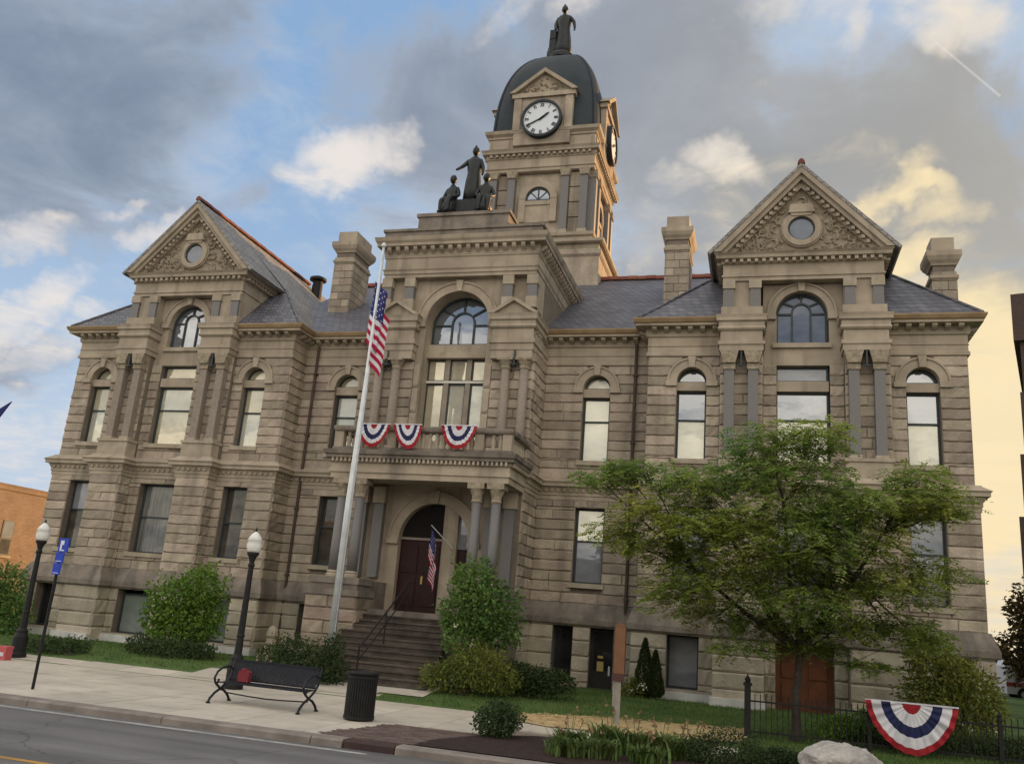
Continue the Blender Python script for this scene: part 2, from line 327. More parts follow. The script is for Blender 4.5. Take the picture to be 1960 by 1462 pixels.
def road_material():
    mt = MATS['asphalt']; nt = mt.node_tree; N = nt.nodes; L = nt.links; b = N['Principled BSDF']
    geo = N.new('ShaderNodeNewGeometry'); src = b.inputs['Base Color'].links[0].from_socket
    wn = N.new('ShaderNodeTexNoise'); wn.inputs['Scale'].default_value = 1.1; wn.inputs['Detail'].default_value = 6; L.new(geo.outputs['Position'], wn.inputs['Vector'])
    ad = N.new('ShaderNodeVectorMath'); ad.operation = 'ADD'; sc = N.new('ShaderNodeVectorMath'); sc.operation = 'SCALE'; sc.inputs['Scale'].default_value = .9
    L.new(wn.outputs['Color'], sc.inputs[0]); L.new(geo.outputs['Position'], ad.inputs[0]); L.new(sc.outputs[0], ad.inputs[1])
    vo = N.new('ShaderNodeTexVoronoi'); vo.feature = 'DISTANCE_TO_EDGE'; vo.inputs['Scale'].default_value = .22; L.new(ad.outputs[0], vo.inputs['Vector'])
    mr = N.new('ShaderNodeMapRange'); mr.inputs[1].default_value = .002; mr.inputs[2].default_value = .006; mr.inputs[3].default_value = .42; mr.inputs[4].default_value = 0; L.new(vo.outputs['Distance'], mr.inputs[0])
    mx = N.new('ShaderNodeMix'); mx.data_type = 'RGBA'; L.new(mr.outputs[0], mx.inputs[0]); L.new(src, mx.inputs[6]); mx.inputs[7].default_value = (.04, .038, .037, 1)
    # wheel tracks, oil and grit
    mp = N.new('ShaderNodeMapping'); mp.inputs['Scale'].default_value = (.10, 1.1, 1); L.new(geo.outputs['Position'], mp.inputs[0])
    n2 = N.new('ShaderNodeTexNoise'); n2.inputs['Scale'].default_value = 1.0; n2.inputs['Detail'].default_value = 6; L.new(mp.outputs[0], n2.inputs['Vector'])
    m2 = N.new('ShaderNodeMapRange'); m2.inputs[1].default_value = .35; m2.inputs[2].default_value = .65; m2.inputs[3].default_value = .72; m2.inputs[4].default_value = 1.22; L.new(n2.outputs['Fac'], m2.inputs[0])
    n3 = N.new('ShaderNodeTexNoise'); n3.inputs['Scale'].default_value = 55; n3.inputs['Detail'].default_value = 3; L.new(geo.outputs['Position'], n3.inputs['Vector'])
    m3 = N.new('ShaderNodeMapRange'); m3.inputs[1].default_value = .3; m3.inputs[2].default_value = .7; m3.inputs[3].default_value = .82; m3.inputs[4].default_value = 1.18; L.new(n3.outputs['Fac'], m3.inputs[0])
    mm = N.new('ShaderNodeMath'); mm.operation = 'MULTIPLY'; L.new(m2.outputs[0], mm.inputs[0]); L.new(m3.outputs[0], mm.inputs[1])
    hs = N.new('ShaderNodeHueSaturation'); L.new(mx.outputs[2], hs.inputs['Color']); L.new(mm.outputs[0], hs.inputs['Value']); L.new(hs.outputs[0], b.inputs['Base Color'])
road_material()
# ------------------------------------------------------------------ mesh helpers
class MB:
    def __init__(s): s.v = []; s.f = []; s.m = []
    def add(s, vs, fs, mi=0):
        o = len(s.v); s.v += [tuple(v) for v in vs]
        for f in fs: s.f.append(tuple(i+o for i in f)); s.m.append(mi)
    def box(s, x0, x1, y0, y1, z0, z1, mi=0):
        x0, x1 = sorted((x0, x1)); y0, y1 = sorted((y0, y1)); z0, z1 = sorted((z0, z1))
        s.add([(x0,y0,z0),(x1,y0,z0),(x1,y1,z0),(x0,y1,z0),(x0,y0,z1),(x1,y0,z1),(x1,y1,z1),(x0,y1,z1)],
              [(0,3,2,1),(4,5,6,7),(0,1,5,4),(1,2,6,5),(2,3,7,6),(3,0,4,7)], mi)
    def prism(s, poly, a0, a1, axis='y', mi=0):            # poly in the two other axes, extruded a0..a1
        n = len(poly)
        def P(p, a):
            return (p[0], a, p[1]) if axis == 'y' else (a, p[0], p[1]) if axis == 'x' else (p[0], p[1], a)
        vs = [P(p, a0) for p in poly]+[P(p, a1) for p in poly]
        fs = [tuple(range(n)), tuple(range(2*n-1, n-1, -1))]+[(i, i+n, (i+1) % n+n, (i+1) % n) for i in range(n)]
        s.add(vs, fs, mi)
    def tube(s, pts, rad, n=8, mi=0, cap=True):
        pts = [Vector(p) for p in pts]; k = len(pts)
        if not isinstance(rad, (list, tuple)): rad = [rad]*k
        vs = []; up = Vector((0, 0, 1)); prev = None
        for i, p in enumerate(pts):
            t = (pts[min(i+1, k-1)]-pts[max(i-1, 0)]).normalized()
            a = prev if prev is not None else (up if abs(t.z) < .9 else Vector((1, 0, 0)))
            b = t.cross(a).normalized(); a = b.cross(t).normalized(); prev = a
            for j in range(n):
                q = 2*math.pi*j/n; vs.append(p+(a*math.cos(q)+b*math.sin(q))*rad[i])
        fs = [(i*n+j, i*n+(j+1) % n, (i+1)*n+(j+1) % n, (i+1)*n+j) for i in range(k-1) for j in range(n)]
        if cap: fs += [tuple(range(n-1, -1, -1)), tuple((k-1)*n+j for j in range(n))]
        s.add(vs, fs, mi)
    def lathe(s, prof, cx=0, cy=0, n=16, mi=0):            # prof [(r, z)]
        vs = [(cx+r*math.cos(2*math.pi*j/n), cy+r*math.sin(2*math.pi*j/n), z) for r, z in prof for j in range(n)]
        k = len(prof)
        fs = [(i*n+j, i*n+(j+1) % n, (i+1)*n+(j+1) % n, (i+1)*n+j) for i in range(k-1) for j in range(n)]
        fs += [tuple(range(n-1, -1, -1)), tuple((k-1)*n+j for j in range(n))]
        s.add(vs, fs, mi)
    def molding(s, path, prof, mi=0, closed=False, back=.25):   # outside is on the right of the path; prof [(out, z)] bottom to top
        P = [Vector((p[0], p[1])) for p in path]; n = len(P)
        nrm = []
        def en(a, b):
            d = (b-a).normalized(); return Vector((d.y, -d.x))
        for i in range(n):
            if closed: a, b = en(P[i-1], P[i]), en(P[i], P[(i+1) % n])
            else: a = en(P[i-1], P[i]) if i else en(P[0], P[1]); b = en(P[i], P[i+1]) if i < n-1 else a
            mt = (a+b); mt = mt/ max(mt.length_squared, 1e-6)*2
            nrm.append(mt)
        pr = [(-back, prof[0][1])]+list(prof)+[(-back, prof[-1][1])]
        k = len(pr)
        vs = [(P[i].x+nrm[i].x*o, P[i].y+nrm[i].y*o, z) for i in range(n) for o, z in pr]
        fs = []
        for i in range(n if closed else n-1):
            j = (i+1) % n
            for a in range(k):
                b = (a+1) % k; fs.append((i*k+a, j*k+a, j*k+b, i*k+b))
        if not closed: fs += [tuple(range(k)), tuple((n-1)*k+a for a in range(k-1, -1, -1))]
        s.add(vs, fs, mi)
    def arch_ring(s, cx, cz, r0, r1, y0, y1, a0=0, a1=180, n=14, mi=0):
        for i in range(n):
            t0, t1 = R(a0+(a1-a0)*i/n), R(a0+(a1-a0)*(i+1)/n)
            q = [(cx+r*math.cos(t), cz+r*math.sin(t)) for r, t in ((r0, t0), (r1, t0), (r1, t1), (r0, t1))]
            s.prism(q, y0, y1, 'y', mi)
    def build(s, name, mats, parent=None, smooth=False, mirror=False, sharp=None, recalc=True):
        me = bpy.data.meshes.new(name)
        vs = [(-x, y, z) for x, y, z in s.v] if mirror else s.v
        me.from_pydata(vs, [], s.f)
        if not isinstance(mats, (list, tuple)): mats = [mats]
        for q in mats: me.materials.append(MATS[q] if isinstance(q, str) else q)
        me.polygons.foreach_set('material_index', s.m)
        if recalc:
            bm = bmesh.new(); bm.from_mesh(me); bmesh.ops.recalc_face_normals(bm, faces=bm.faces); bm.to_mesh(me); bm.free()
        if smooth: me.polygons.foreach_set('use_smooth', [True]*len(me.polygons))
        me.update()
        o = bpy.data.objects.new(name, me); COL.objects.link(o)
        if parent: o.parent = parent
        return o
def thing(name, label, cat, loc=(0, 0, 0), rz=0, group=None):
    o = bpy.data.objects.new(name, None); COL.objects.link(o); o.location = loc; o.rotation_euler = (0, 0, rz); o.empty_display_size = .2
    o['label'] = label; o['category'] = cat
    if group: o['group'] = group
    return o
def tag(o, label, cat, group=None):
    o['label'] = label; o['category'] = cat
    if group: o['group'] = group
    return o
def struct(o, label=None):
    o['kind'] = 'structure'
    if label: o['label'] = label
    return o
def inst(name, me, parent, loc, rot=(0, 0, 0), scale=(1, 1, 1)):
    o = bpy.data.objects.new(name, me); COL.objects.link(o); o.parent = parent
    o.location = loc; o.rotation_euler = rot; o.scale = scale
    return o
def gz(x, y):                                            # the ground climbs a little from the walk to the building
    t = min(max((y+8.4)/2.6, 0), 1); return .2*t*t*(3-2*t)

# ------------------------------------------------------------------ courthouse
CH = thing('courthouse', 'tan sandstone courthouse with clock tower, green-grey dome and two gabled pavilions', 'courthouse')
XG = 11.67
STONES = []                                              # (x, y, z, length, height, facing, kind)
wallmb = MB(); plainmb = MB(); basemb = MB()
def flush_walls():
    global wallmb, plainmb, basemb
    for mb, n_, m_ in ((wallmb, 'wall', 'mortar'), (plainmb, 'arch_wall', 'smooth_stone'), (basemb, 'basement_wall', 'mortar')):
        if mb.v: mb.build(n_, m_, CH)
    wallmb, plainmb, basemb = MB(), MB(), MB()
def courses(u0, u1, z0, z1, y, ops, course, side=None, depth=.5, stones=True, mb=None, kind='sandstone', smin=.65, smax=1.5, back=None):
    """A coursed wall in the plane Y = y (or X = y when side is +1/-1) from u0 to u1; ops: [(ua, ub, za, zb, arch radius or 0)]"""
    mb = mb or wallmb; n = max(1, round((z1-z0)/course)); h = (z1-z0)/n
    def free(za, zb, pad=0.0):
        iv = [(u0, u1)]; zm = (za+zb)/2
        for ua, ub, oa, ob, ar in ops:
            if zb <= oa+1e-4: continue
            lo, hi = ua, ub
            if ar:
                if za >= ob+ar+pad-1e-4: continue
                if zm > ob:
                    w = math.sqrt(max((ar+pad)**2-(zm-ob)**2, 0)); c = (ua+ub)/2; lo, hi = c-w, c+w
            elif za >= ob-1e-4: continue
            nv = []
            for a, b in iv:
                if hi <= a or lo >= b: nv.append((a, b)); continue
                if lo > a+.01: nv.append((a, lo))
                if hi < b-.01: nv.append((hi, b))
            iv = nv
        return iv
    def slab(a, b, za, zb):
        if side is None: mb.box(a, b, y+.012, y+depth, za, zb)
        else: mb.box(y-side*.012, y-side*depth, a, b, za, zb)
    zs = sorted(set([z0+i*h for i in range(n+1)]+[o[2] for o in ops if z0 < o[2] < z1]+[o[3] for o in ops if z0 < o[3] < z1]+
                    [o[3]+o[4]*k/8 for o in ops if o[4] for k in range(1, 9) if z0 < o[3]+o[4]*k/8 < z1]))
    for za, zb in zip(zs, zs[1:]):
        if zb-za < 1e-4: continue
        for a, b in free(za, zb, .1): slab(a, b, za, zb)
    if not stones: return
    for i in range(n):
        za, zb = z0+i*h, z0+(i+1)*h
        segs = [(za, zb)]
        for o in ops:                                    # a course cut by a sill or head is split there
            for zz in (o[2], o[3] if not o[4] else None):
                if zz is None: continue
                segs = [q for s_ in segs for q in ([(s_[0], zz), (zz, s_[1])] if s_[0]+.02 < zz < s_[1]-.02 else [s_])]
        for sa, sb in segs:
            for a, b in free(sa, sb, .27):
                L_ = b-a
                if L_ < .08: continue
                k = max(1, round(L_/rnd.uniform(smin, smax)))
                cuts = [a]+sorted(a+L_*(j+rnd.uniform(-.22, .22))/k for j in range(1, k))+[b]
                for p, q in zip(cuts, cuts[1:]):
                    STONES.append(((p+q)/2, y, (sa+sb)/2, q-p, sb-sa, side, kind))
def window(cx, y, z0, z1, w, pane, rails=(.42,), name='window', fr=.06, mull=(), deep=.06, sill=True, arch=0.0, fan=False, frame='window_frame', silldepth=.44, panes=None):
    """Sash window seen from the front: frame part > panes and sill"""
    mb = MB(); x0, x1 = cx-w/2, cx+w/2
    if not arch:
        mb.box(x0, x0+fr, y-deep, y+.02, z0, z1); mb.box(x1-fr, x1, y-deep, y+.02, z0, z1)
        mb.box(x0+fr, x1-fr, y-deep, y+.02, z0, z0+fr); mb.box(x0+fr, x1-fr, y-deep, y+.02, z1-fr, z1)
        zr = [z0+fr]+[z0+(z1-z0)*(1-q) if q < 1 else q for q in sorted(rails, reverse=True)]+[z1-fr]
        xr = [x0+fr]+[x0+w*q for q in mull]+[x1-fr]
        for q in zr[1:-1]: mb.box(x0+fr, x1-fr, y-deep-.008, y+.015, q-fr*.45, q+fr*.45)
        for q in xr[1:-1]: mb.box(q-fr*.4, q+fr*.4, y-deep-.003, y+.015, z0+fr, z1-fr)
        o = mb.build(name, frame, CH)
        for a, b in zip(xr, xr[1:]):
            for i, (c, d) in enumerate(zip(zr, zr[1:])):
                p = MB(); t = rnd.uniform(-.004, .004); t2 = rnd.uniform(-.005, .005)
                a_, b_, c_, d_ = a-.01, b+.01, c-.01, d+.01
                p.add([(a_, y+t, c_), (b_, y-t, c_), (b_, y-t+t2, d_), (a_, y+t+t2, d_), (a_, y+.03, c_), (b_, y+.03, c_), (b_, y+.03, d_), (a_, y+.03, d_)],
                      [(0,1,2,3),(4,7,6,5),(0,4,5,1),(1,5,6,2),(2,6,7,3),(3,7,4,0)])
                p.build('pane', (panes[i] if panes and i < len(panes) else pane), o)
    else:
        r = w/2
        pts = [(x0, z0), (x1, z0)]+[(cx+r*math.cos(R(t)), z1+r*math.sin(R(t))) for t in range(0, 181, 12)]
        if z1 > z0+.01: mb.box(x0, x0+fr, y-deep, y+.02, z0, z1); mb.box(x1-fr, x1, y-deep, y+.02, z0, z1)
        mb.arch_ring(cx, z1, r-fr, r, y-deep, y+.02, n=16)
        mb.box(x0+fr, x1-fr, y-deep+.002, y+.018, z0, z0+fr)
        if fan:                                          # big fanlight: round-headed middle light, radial bars
            ri = r*.36; zi = z1+.05
            mb.arch_ring(cx, zi+.12, ri-fr*.4, ri+fr*.4, y-deep+.004, y+.012, n=12)
            for q in (cx-ri, cx+ri): mb.box(q-fr*.4, q+fr*.4, y-deep+.006, y+.012, z0+fr, zi+.12)
            for t in (42, 90, 138):
                c_, s_ = math.cos(R(t)), math.sin(R(t)); a = Vector((cx+c_*ri, 0, zi+.12+s_*ri)); b = Vector((cx+c_*(r-fr), 0, z1+s_*(r-fr)))
                d = (b-a).normalized(); nn = Vector((-d.z, 0, d.x))*fr*.4
                mb.prism([((a+nn).x, (a+nn).z), ((b+nn).x, (b+nn).z), ((b-nn).x, (b-nn).z), ((a-nn).x, (a-nn).z)], y-deep+.005, y+.012)
            for sgn in (-1, 1): mb.box(cx+sgn*(ri+fr*.4), cx+sgn*(r-fr), y-deep+.007, y+.011, zi+.02, zi+.02+fr*.8)
        o = mb.build(name, frame, CH)
        p = MB(); rr = r-fr*.5
        pp = [(cx-rr, z0+.01), (cx+rr, z0+.01)]+[(cx+rr*math.cos(R(t)), z1+rr*math.sin(R(t))) for t in range(0, 181, 12)]
        p.prism(pp, y, y+.03); p.build('pane', pane, o)
    if sill:
        sm = MB(); sm.box(x0-.1, x1+.1, y-silldepth, y+.05, z0-.16, z0-.004); sm.build('sill', 'pale_stone', o)
    return o
def archivolt(cx, z, r, y, w=.26, proud=.06, depth=.32, key=True):
    mb = MB(); mb.arch_ring(cx, z, r, r+w, y-proud, y+depth, n=18)
    mb.arch_ring(cx, z, r+w, r+w+.06, y-proud-.045, y+.05, n=18)
    for sgn in (-1, 1): mb.box(cx+sgn*(r-.003), cx+sgn*(r+w+.1), y-proud-.06, y+.2, z-.17, z-.003)
    mb.build('arch_surround', 'smooth_stone', CH)
    if key:
        k = MB(); k.prism([(cx-.085, z+r-.02), (cx+.085, z+r-.02), (cx+.13, z+r+w+.09), (cx-.13, z+r+w+.09)], y-proud-.09, y+.05); k.build('keystone', 'pale_stone', CH)

def pavilion(sx):
    X = lambda x: sx*x
    def iv(a, b): return (a, b) if sx > 0 else (-b, -a)
    def op(a, b, za, zb, ar=0.0): a, b = iv(a, b); return (a, b, za, zb, ar)
    left = sx < 0
    win_in, win_out = (7.72, 8.68), (14.72, 15.68)
    inner_u, bay_u, outer_u = iv(6.75, 9.12), iv(10.46, 12.94), iv(14.28, 16.5)
    # upper storey
    for bay, (a, b) in ((inner_u, win_in), (outer_u, win_out)):
        courses(*bay, 6.95, 11.0, -1.1, [op(a, b, 7.55, 10.15, (b-a)/2)], .345)
        cx = X((a+b)/2); archivolt(cx, 10.15, (b-a)/2, -1.1)
        m_ = MB(); m_.box(cx-.48, cx+.48, -1.02, -.7, 9.86, 10.14); m_.build('stone_transom', 'smooth_stone', CH)
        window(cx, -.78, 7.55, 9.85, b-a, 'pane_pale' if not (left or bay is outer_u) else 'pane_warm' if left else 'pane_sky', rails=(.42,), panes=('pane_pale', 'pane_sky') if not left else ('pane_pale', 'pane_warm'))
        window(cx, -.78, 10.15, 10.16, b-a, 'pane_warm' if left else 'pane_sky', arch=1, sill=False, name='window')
    courses(*iv(9.12, 10.46), 6.95, 11.02, -1.3, [], .345, kind='sandstone'); courses(*iv(12.94, 14.28), 6.95, 11.02, -1.3, [], .345)
    ca, cb = 10.89, 12.51
    courses(*bay_u, 6.95, 10.72, -1.05, [op(ca, cb, 7.55, 10.72)], .345, mb=wallmb, depth=.5)
    courses(*bay_u, 10.72, 13.5, -1.05, [op(ca, cb, 11.46, 12.44, .81)], .345, mb=plainmb, stones=False, depth=.5)
    cx = X(XG)
    t_ = MB(); t_.box(cx-.81, cx+.81, -1.0, -.7, 9.86, 10.2); t_.build('stone_transom', 'smooth_stone', CH)
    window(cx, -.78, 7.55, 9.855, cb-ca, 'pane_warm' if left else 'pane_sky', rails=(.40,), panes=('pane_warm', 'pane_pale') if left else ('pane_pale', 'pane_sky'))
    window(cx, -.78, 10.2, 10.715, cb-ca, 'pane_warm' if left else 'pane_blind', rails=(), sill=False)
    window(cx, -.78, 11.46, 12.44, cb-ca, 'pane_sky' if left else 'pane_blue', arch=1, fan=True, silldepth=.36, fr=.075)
    archivolt(cx, 12.44, .81, -1.05, w=.22)
    # ground floor
    q1a, q1b = 7.74, 8.74; q2a, q2b = 14.68, 15.66
    courses(*iv(6.67, 9.12), 2.78, 6.2, -1.16, [op(q1a, q1b, 3.42, 6.0)], .345)
    courses(*iv(14.28, 16.6), 2.78, 6.2, -1.16, [op(q2a, q2b, 3.42, 6.0)], .345)
    courses(*bay_u, 2.78, 6.2, -1.06, [op(10.92, 12.48, 3.42, 6.0)], .345)
    for u in ((9.12, 10.46), (12.94, 14.28)):
        courses(*iv(*u), 2.78, 6.2, -1.72, [], .345, depth=.75)
        if left: courses(-1.72, -1.12, 2.78, 6.2, X(u[0]), [], .345, side=1, depth=.3)
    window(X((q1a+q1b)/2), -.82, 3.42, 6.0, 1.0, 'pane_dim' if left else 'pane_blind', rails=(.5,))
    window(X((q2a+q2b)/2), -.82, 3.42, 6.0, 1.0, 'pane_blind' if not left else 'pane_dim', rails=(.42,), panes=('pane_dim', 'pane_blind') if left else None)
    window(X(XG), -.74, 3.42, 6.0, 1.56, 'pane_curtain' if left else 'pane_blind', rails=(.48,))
    # basement
    B1, B2 = (7.66, 8.62), (15.2, 16.1)
    courses(*iv(6.55, 9.05), -.3, 2.1, -1.28, [op(*B1, .5, 2.06)], .48, mb=basemb, kind='basement_stone', smin=.8, smax=1.7)
    courses(*iv(14.35, 16.72), -.3, 2.1, -1.28, [op(*B2, .5, 2.06)], .48, mb=basemb, kind='basement_stone', smin=.8, smax=1.7)
    cz0 = .5 if left else .15
    courses(*iv(10.53, 12.87), -.3, 2.1, -1.15, [op(10.85, 12.5, cz0, 2.06)], .48, mb=basemb, kind='basement_stone')
    for u in ((9.05, 10.53), (12.87, 14.35)):
        courses(*iv(*u), -.3, 2.1, -1.82, [], .48, mb=basemb, kind='basement_stone', depth=.8, smin=1.4, smax=1.6)
        if left: courses(-1.82, -1.2, -.3, 2.1, X(u[0]), [], .48, side=1, mb=basemb, kind='basement_stone', depth=.3)
    window(X(sum(B1)/2), -.85, .5, 2.06, .96, 'pane_green' if left else 'pane_blind', rails=())
    window(X(sum(B2)/2), -.85, .5, 2.06, .9, 'pane_dark', rails=())
    if left: window(X(11.68), -.8, .5, 1.92, 1.6, 'pane_green', rails=())
    else:
        d = MB(); d.box(10.85, 12.5, -.70, -.6, .15, 2.06); dd = d.build('door', 'orange_door', CH); dd['label'] = 'orange wooden basement double door'
        for a, b in ((10.95, 11.62), (11.72, 12.4)):
            p = MB()
            for za, zb in ((.3, 1.0), (1.1, 1.95)): p.box(a+.08, b-.08, -.735, -.70, za, zb)
            p.build('door_panel', 'orange_door', dd)
    # corner quoins facing the courtyard side
    if left:
        courses(-1.1, 0.0, 6.95, 11.0, -6.75, [], .345, side=1); courses(-1.16, 0.0, 2.78, 6.2, -6.67, [], .345, side=1); courses(-1.28, -.1, -.3, 2.1, -6.55, [], .48, side=1, mb=basemb, kind='basement_stone')
    else:
        for y0, z0, z1, xx in ((-1.1, 6.95, 11.0, 6.75), (-1.16, 2.78, 6.2, 6.67), (-1.28, -.3, 2.1, 6.55)): wallmb.box(xx+.02, xx+.5, y0+.02, .3, z0, z1)
    # white plinth
    for a, b, y, zt_ in ((6.5, 9.0, -1.45, .42), (14.4, 16.75, -1.45, .42), (9.0, 10.56, -1.98, .42), (12.84, 14.4, -1.98, .42))+(((10.56, 12.84, -1.30, .44),) if left else ()):
        pl = MB(); pl.box(X(a), X(b), y, -1.0, -.3, zt_); pl.build('plinth', 'white_plinth', CH)
    # paired pilasters, pedestals and entablature blocks on the two piers
    for pc in (9.79, 13.55):
        c = X(pc)
        pm = MB(); pm.box(c-.66, c+.66, -1.74, -1.2, 6.96, 7.5); pm.box(c-.70, c+.70, -1.79, -1.2, 7.5, 7.60); pm.build('pedestal', 'pale_stone', CH)
        for off in (-.37, .37):
            col = MB(); col.box(c+off-.155, c+off+.155, -1.62, -1.28, 7.72, 10.42); pil = col.build('pilaster', 'granite' if not left else 'brown_granite', CH)
            b_ = MB(); b_.box(c+off-.19, c+off+.19, -1.66, -1.28, 7.60, 7.72); b_.build('base', 'pale_stone', pil)
            cp = MB(); cp.box(c+off-.19, c+off+.19, -1.66, -1.28, 10.42, 10.62)
            cp.prism([(c+off-.19, 10.62), (c+off+.19, 10.62), (c+off+.29, 11.02), (c+off-.29, 11.02)], -1.74, -1.28); cp.build('capital', 'carved_stone', pil)
        br = MB(); br.box(c-.025, c+.025, -1.72, -1.6, 10.5, 11.0); br.tube([(c-.11, -1.68, 10.56), (c, -1.72, 10.50), (c+.11, -1.68, 10.56)], .03, 6); br.build('bracket', 'window_frame', CH)
        en = MB(); p = [(c-.66, -1.05), (c-.66, -1.71), (c+.66, -1.71), (c+.66, -1.05)]
        en.box(c-.66, c+.66, -1.71, -1.0, 11.02, 12.18)
        en.molding(p, [(.03, 11.02), (.03, 11.22), (.07, 11.22), (.07, 11.34)], back=.1); en.molding(p, [(.05, 11.70), (.10, 11.76), (.06, 11.84), (.06, 11.98), (.13, 12.02), (.13, 12.12), (.16, 12.22)], back=.1)
        en.build('entablature_block', 'smooth_stone', CH)
        # attic pilasters beneath the gable
        at = MB(); at.box(c-.66, c+.66, -1.56, -1.0, 12.225, 12.58); at.box(c-.60, c+.60, -1.38, -1.0, 12.58, 13.52); at.build('attic_pier', 'smooth_stone', CH)
        for off in (-.42, .42):
            ap = MB(); ap.box(c+off-.16, c+off+.16, -1.49, -1.38, 12.58, 13.24); aa = ap.build('pilaster', 'granite', CH)
            ac = MB(); ac.box(c+off-.20, c+off+.20, -1.53, -1.38, 13.24, 13.53); ac.build('capital', 'pale_stone', aa)
    # gable entablature, pediment, side walls
    cx = X(XG); hw = 2.5; gp = [(cx-hw, 5.0), (cx-hw, -1.44), (cx+hw, -1.44), (cx+hw, 5.0)]
    g = MB(); g.molding(gp, [(.0, 13.53), (.0, 13.66), (.04, 13.66), (.04, 13.72), (.0, 13.74), (.0, 14.10), (.05, 14.12)], back=.62); g.build('gable_frieze', 'smooth_stone', CH)
    g = MB(); g.molding(gp, [(.06, 14.12), (.06, 14.24), (.22, 14.26), (.24, 14.36), (.31, 14.44)], back=.62); g.build('gable_cornice', 'smooth_stone', CH)
    rows_of_dentils(gp, .06, .20, 14.125, 14.235, .11, .235, 'gable_dentils')
    for a in (cx-hw, cx+hw-.5): sw = MB(); sw.box(a, a+.5, -1.2, 6, 12.2, 13.53); sw.build('gable_side_wall', 'smooth_stone', CH)
    ap, tip = Vector((XG, 17.46)), 2.83
    ty = MB(); ty.add([(cx-2.6, -1.37, 14.42), (cx+2.6, -1.37, 14.42), (cx, -1.37, 17.2), (cx-2.6, -1.02, 14.42), (cx+2.6, -1.02, 14.42), (cx, -1.02, 17.2)], [(0,1,2),(3,5,4),(0,3,4,1),(1,4,5,2),(2,5,3,0)])
    ty.build('tympanum', 'carved_stone', CH)
    rk = MB()
    sl = (17.46-14.44)/tip; L_ = math.hypot(tip, 17.46-14.44)
    for sgn in (-1, 1):
        for y0, o0, o1 in ((-1.78, 0, .17), (-1.68, .17, .30), (-1.52, .30, .46)):
            def pt(t, o): return (cx+sgn*(tip*(1-t)), 14.44+(17.46-14.44)*t-o*L_/tip)
            a0, a1 = pt(0, o0), pt(1, o0); b1 = (cx, a1[1]-(o1-o0)*L_/tip); 
            lo = 14.46
            def xat(o): return tip-(lo-14.44+o*L_/tip)/sl
            poly = [(cx+sgn*xat(o0), lo), (cx, 17.46-o0*L_/tip), (cx, 17.46-o1*L_/tip), (cx+sgn*xat(o1), lo)]
            rk.prism(poly, y0, -1.12)
    rk.build('raking_cornice', 'smooth_stone', CH)
    dn = MB()
    for sgn in (-1, 1):
        for k in range(13):
            t = .09+.068*k; x = cx+sgn*(tip-.5)*(1-t)*.96; z = 14.52+(16.78-14.52)*t/.93*.98
            dn.box(x-.055, x+.055, -1.62, -1.32, z-.06, z+.05)
    o = dn.build('raking_dentils', 'smooth_stone', CH); o['kind'] = 'stuff'
    # round window with hood and carved foliage
    zc = 15.32
    ow = MB(); ow.arch_ring(cx, zc, .37, .43, -1.42, -1.32, 0, 360, 20); o = ow.build('oculus', 'window_frame', CH)
    gl_ = MB(); gl_.prism([(cx+.39*math.cos(R(t)), zc+.39*math.sin(R(t))) for t in range(0, 360, 20)], -1.405, -1.34); gl_.build('pane', 'pane_blue', o)
    rg = MB(); rg.arch_ring(cx, zc, .43, .62, -1.52, -1.32, 0, 360, 22); rg.arch_ring(cx, zc, .62, .67, -1.46, -1.32, 0, 360, 22); rg.build('oculus_surround', 'smooth_stone', CH)
    hd = MB(); hd.prism([(cx-.42, 15.86), (cx+.42, 15.86), (cx+.34, 16.16), (cx-.34, 16.16)], -1.60, -1.32); hd.prism([(cx-.3, 15.76), (cx+.3, 15.76), (cx+.36, 15.86), (cx-.36, 15.86)], -1.56, -1.32); hd.build('oculus_hood', 'smooth_stone', CH)
    cv = MB()
    for k in range(190):
        u, t = rnd.uniform(-1.825, 2.05), rnd.uniform(0, 1)
        zmax = 14.5+(1-abs(u)/2.15)*2.25; z = 14.55+t*max(zmax-14.55, 0.02)
        if math.hypot(u, z-zc) < .7 or (abs(u) < .5 and 15.7 < z < 16.3): continue
        r = rnd.uniform(.05, .12); x = cx+u; a = rnd.uniform(0, 6.3)
        if k % 3 == 0: cv.tube([(x+r*1.3*math.cos(a+q), -1.38-.03*math.sin(q), z+r*1.3*math.sin(a+q)) for q in (0, .8, 1.6, 2.4, 3.2, 4.0)], [.04, .045, .045, .04, .03, .015], 5)
        else: cv.add([(x-r, -1.37, z), (x, -1.37, z-r*.8), (x+r, -1.37, z), (x, -1.37, z+r*.8), (x+r*.2*math.cos(a), -1.37-r*.75, z+r*.2*math.sin(a))], [(0, 1, 4), (1, 2, 4), (2, 3, 4), (3, 0, 4)])
    o = cv.build('carved_foliage', 'carved_stone', CH, recalc=False); o['kind'] = 'stuff'
    if not left:
        fn = MB(); fn.lathe([(.10, 17.35), (.12, 17.5), (.05, 17.6), (.07, 17.68), (.01, 17.85)], cx, -1.6, 8); fn.build('finial', 'smooth_stone', CH)
    # gable roof
    rf = MB(); zr = 17.44
    for sgn in (-1, 1):
        e = 2.93
        rf.add([(cx, -1.80, zr), (cx+sgn*e, -1.80, 14.36), (cx+sgn*e, 1.0, 14.36), (cx, 1.0, zr), (cx, -1.80, zr+.13), (cx+sgn*(e+.08), -1.80, 14.44), (cx+sgn*(e+.08), 1.0, 14.44), (cx, 1.0, zr+.13)],
               [(0,1,2,3),(4,7,6,5),(0,4,5,1),(1,5,6,2),(2,6,7,3),(3,7,4,0)])
    rf.build('gable_roof', 'pale_slate', CH)
    rt = MB(); rt.prism([(-.12, -.03), (.12, -.03), (.10, .06), (.04, .13), (-.04, .13), (-.10, .06)], 0, .42)
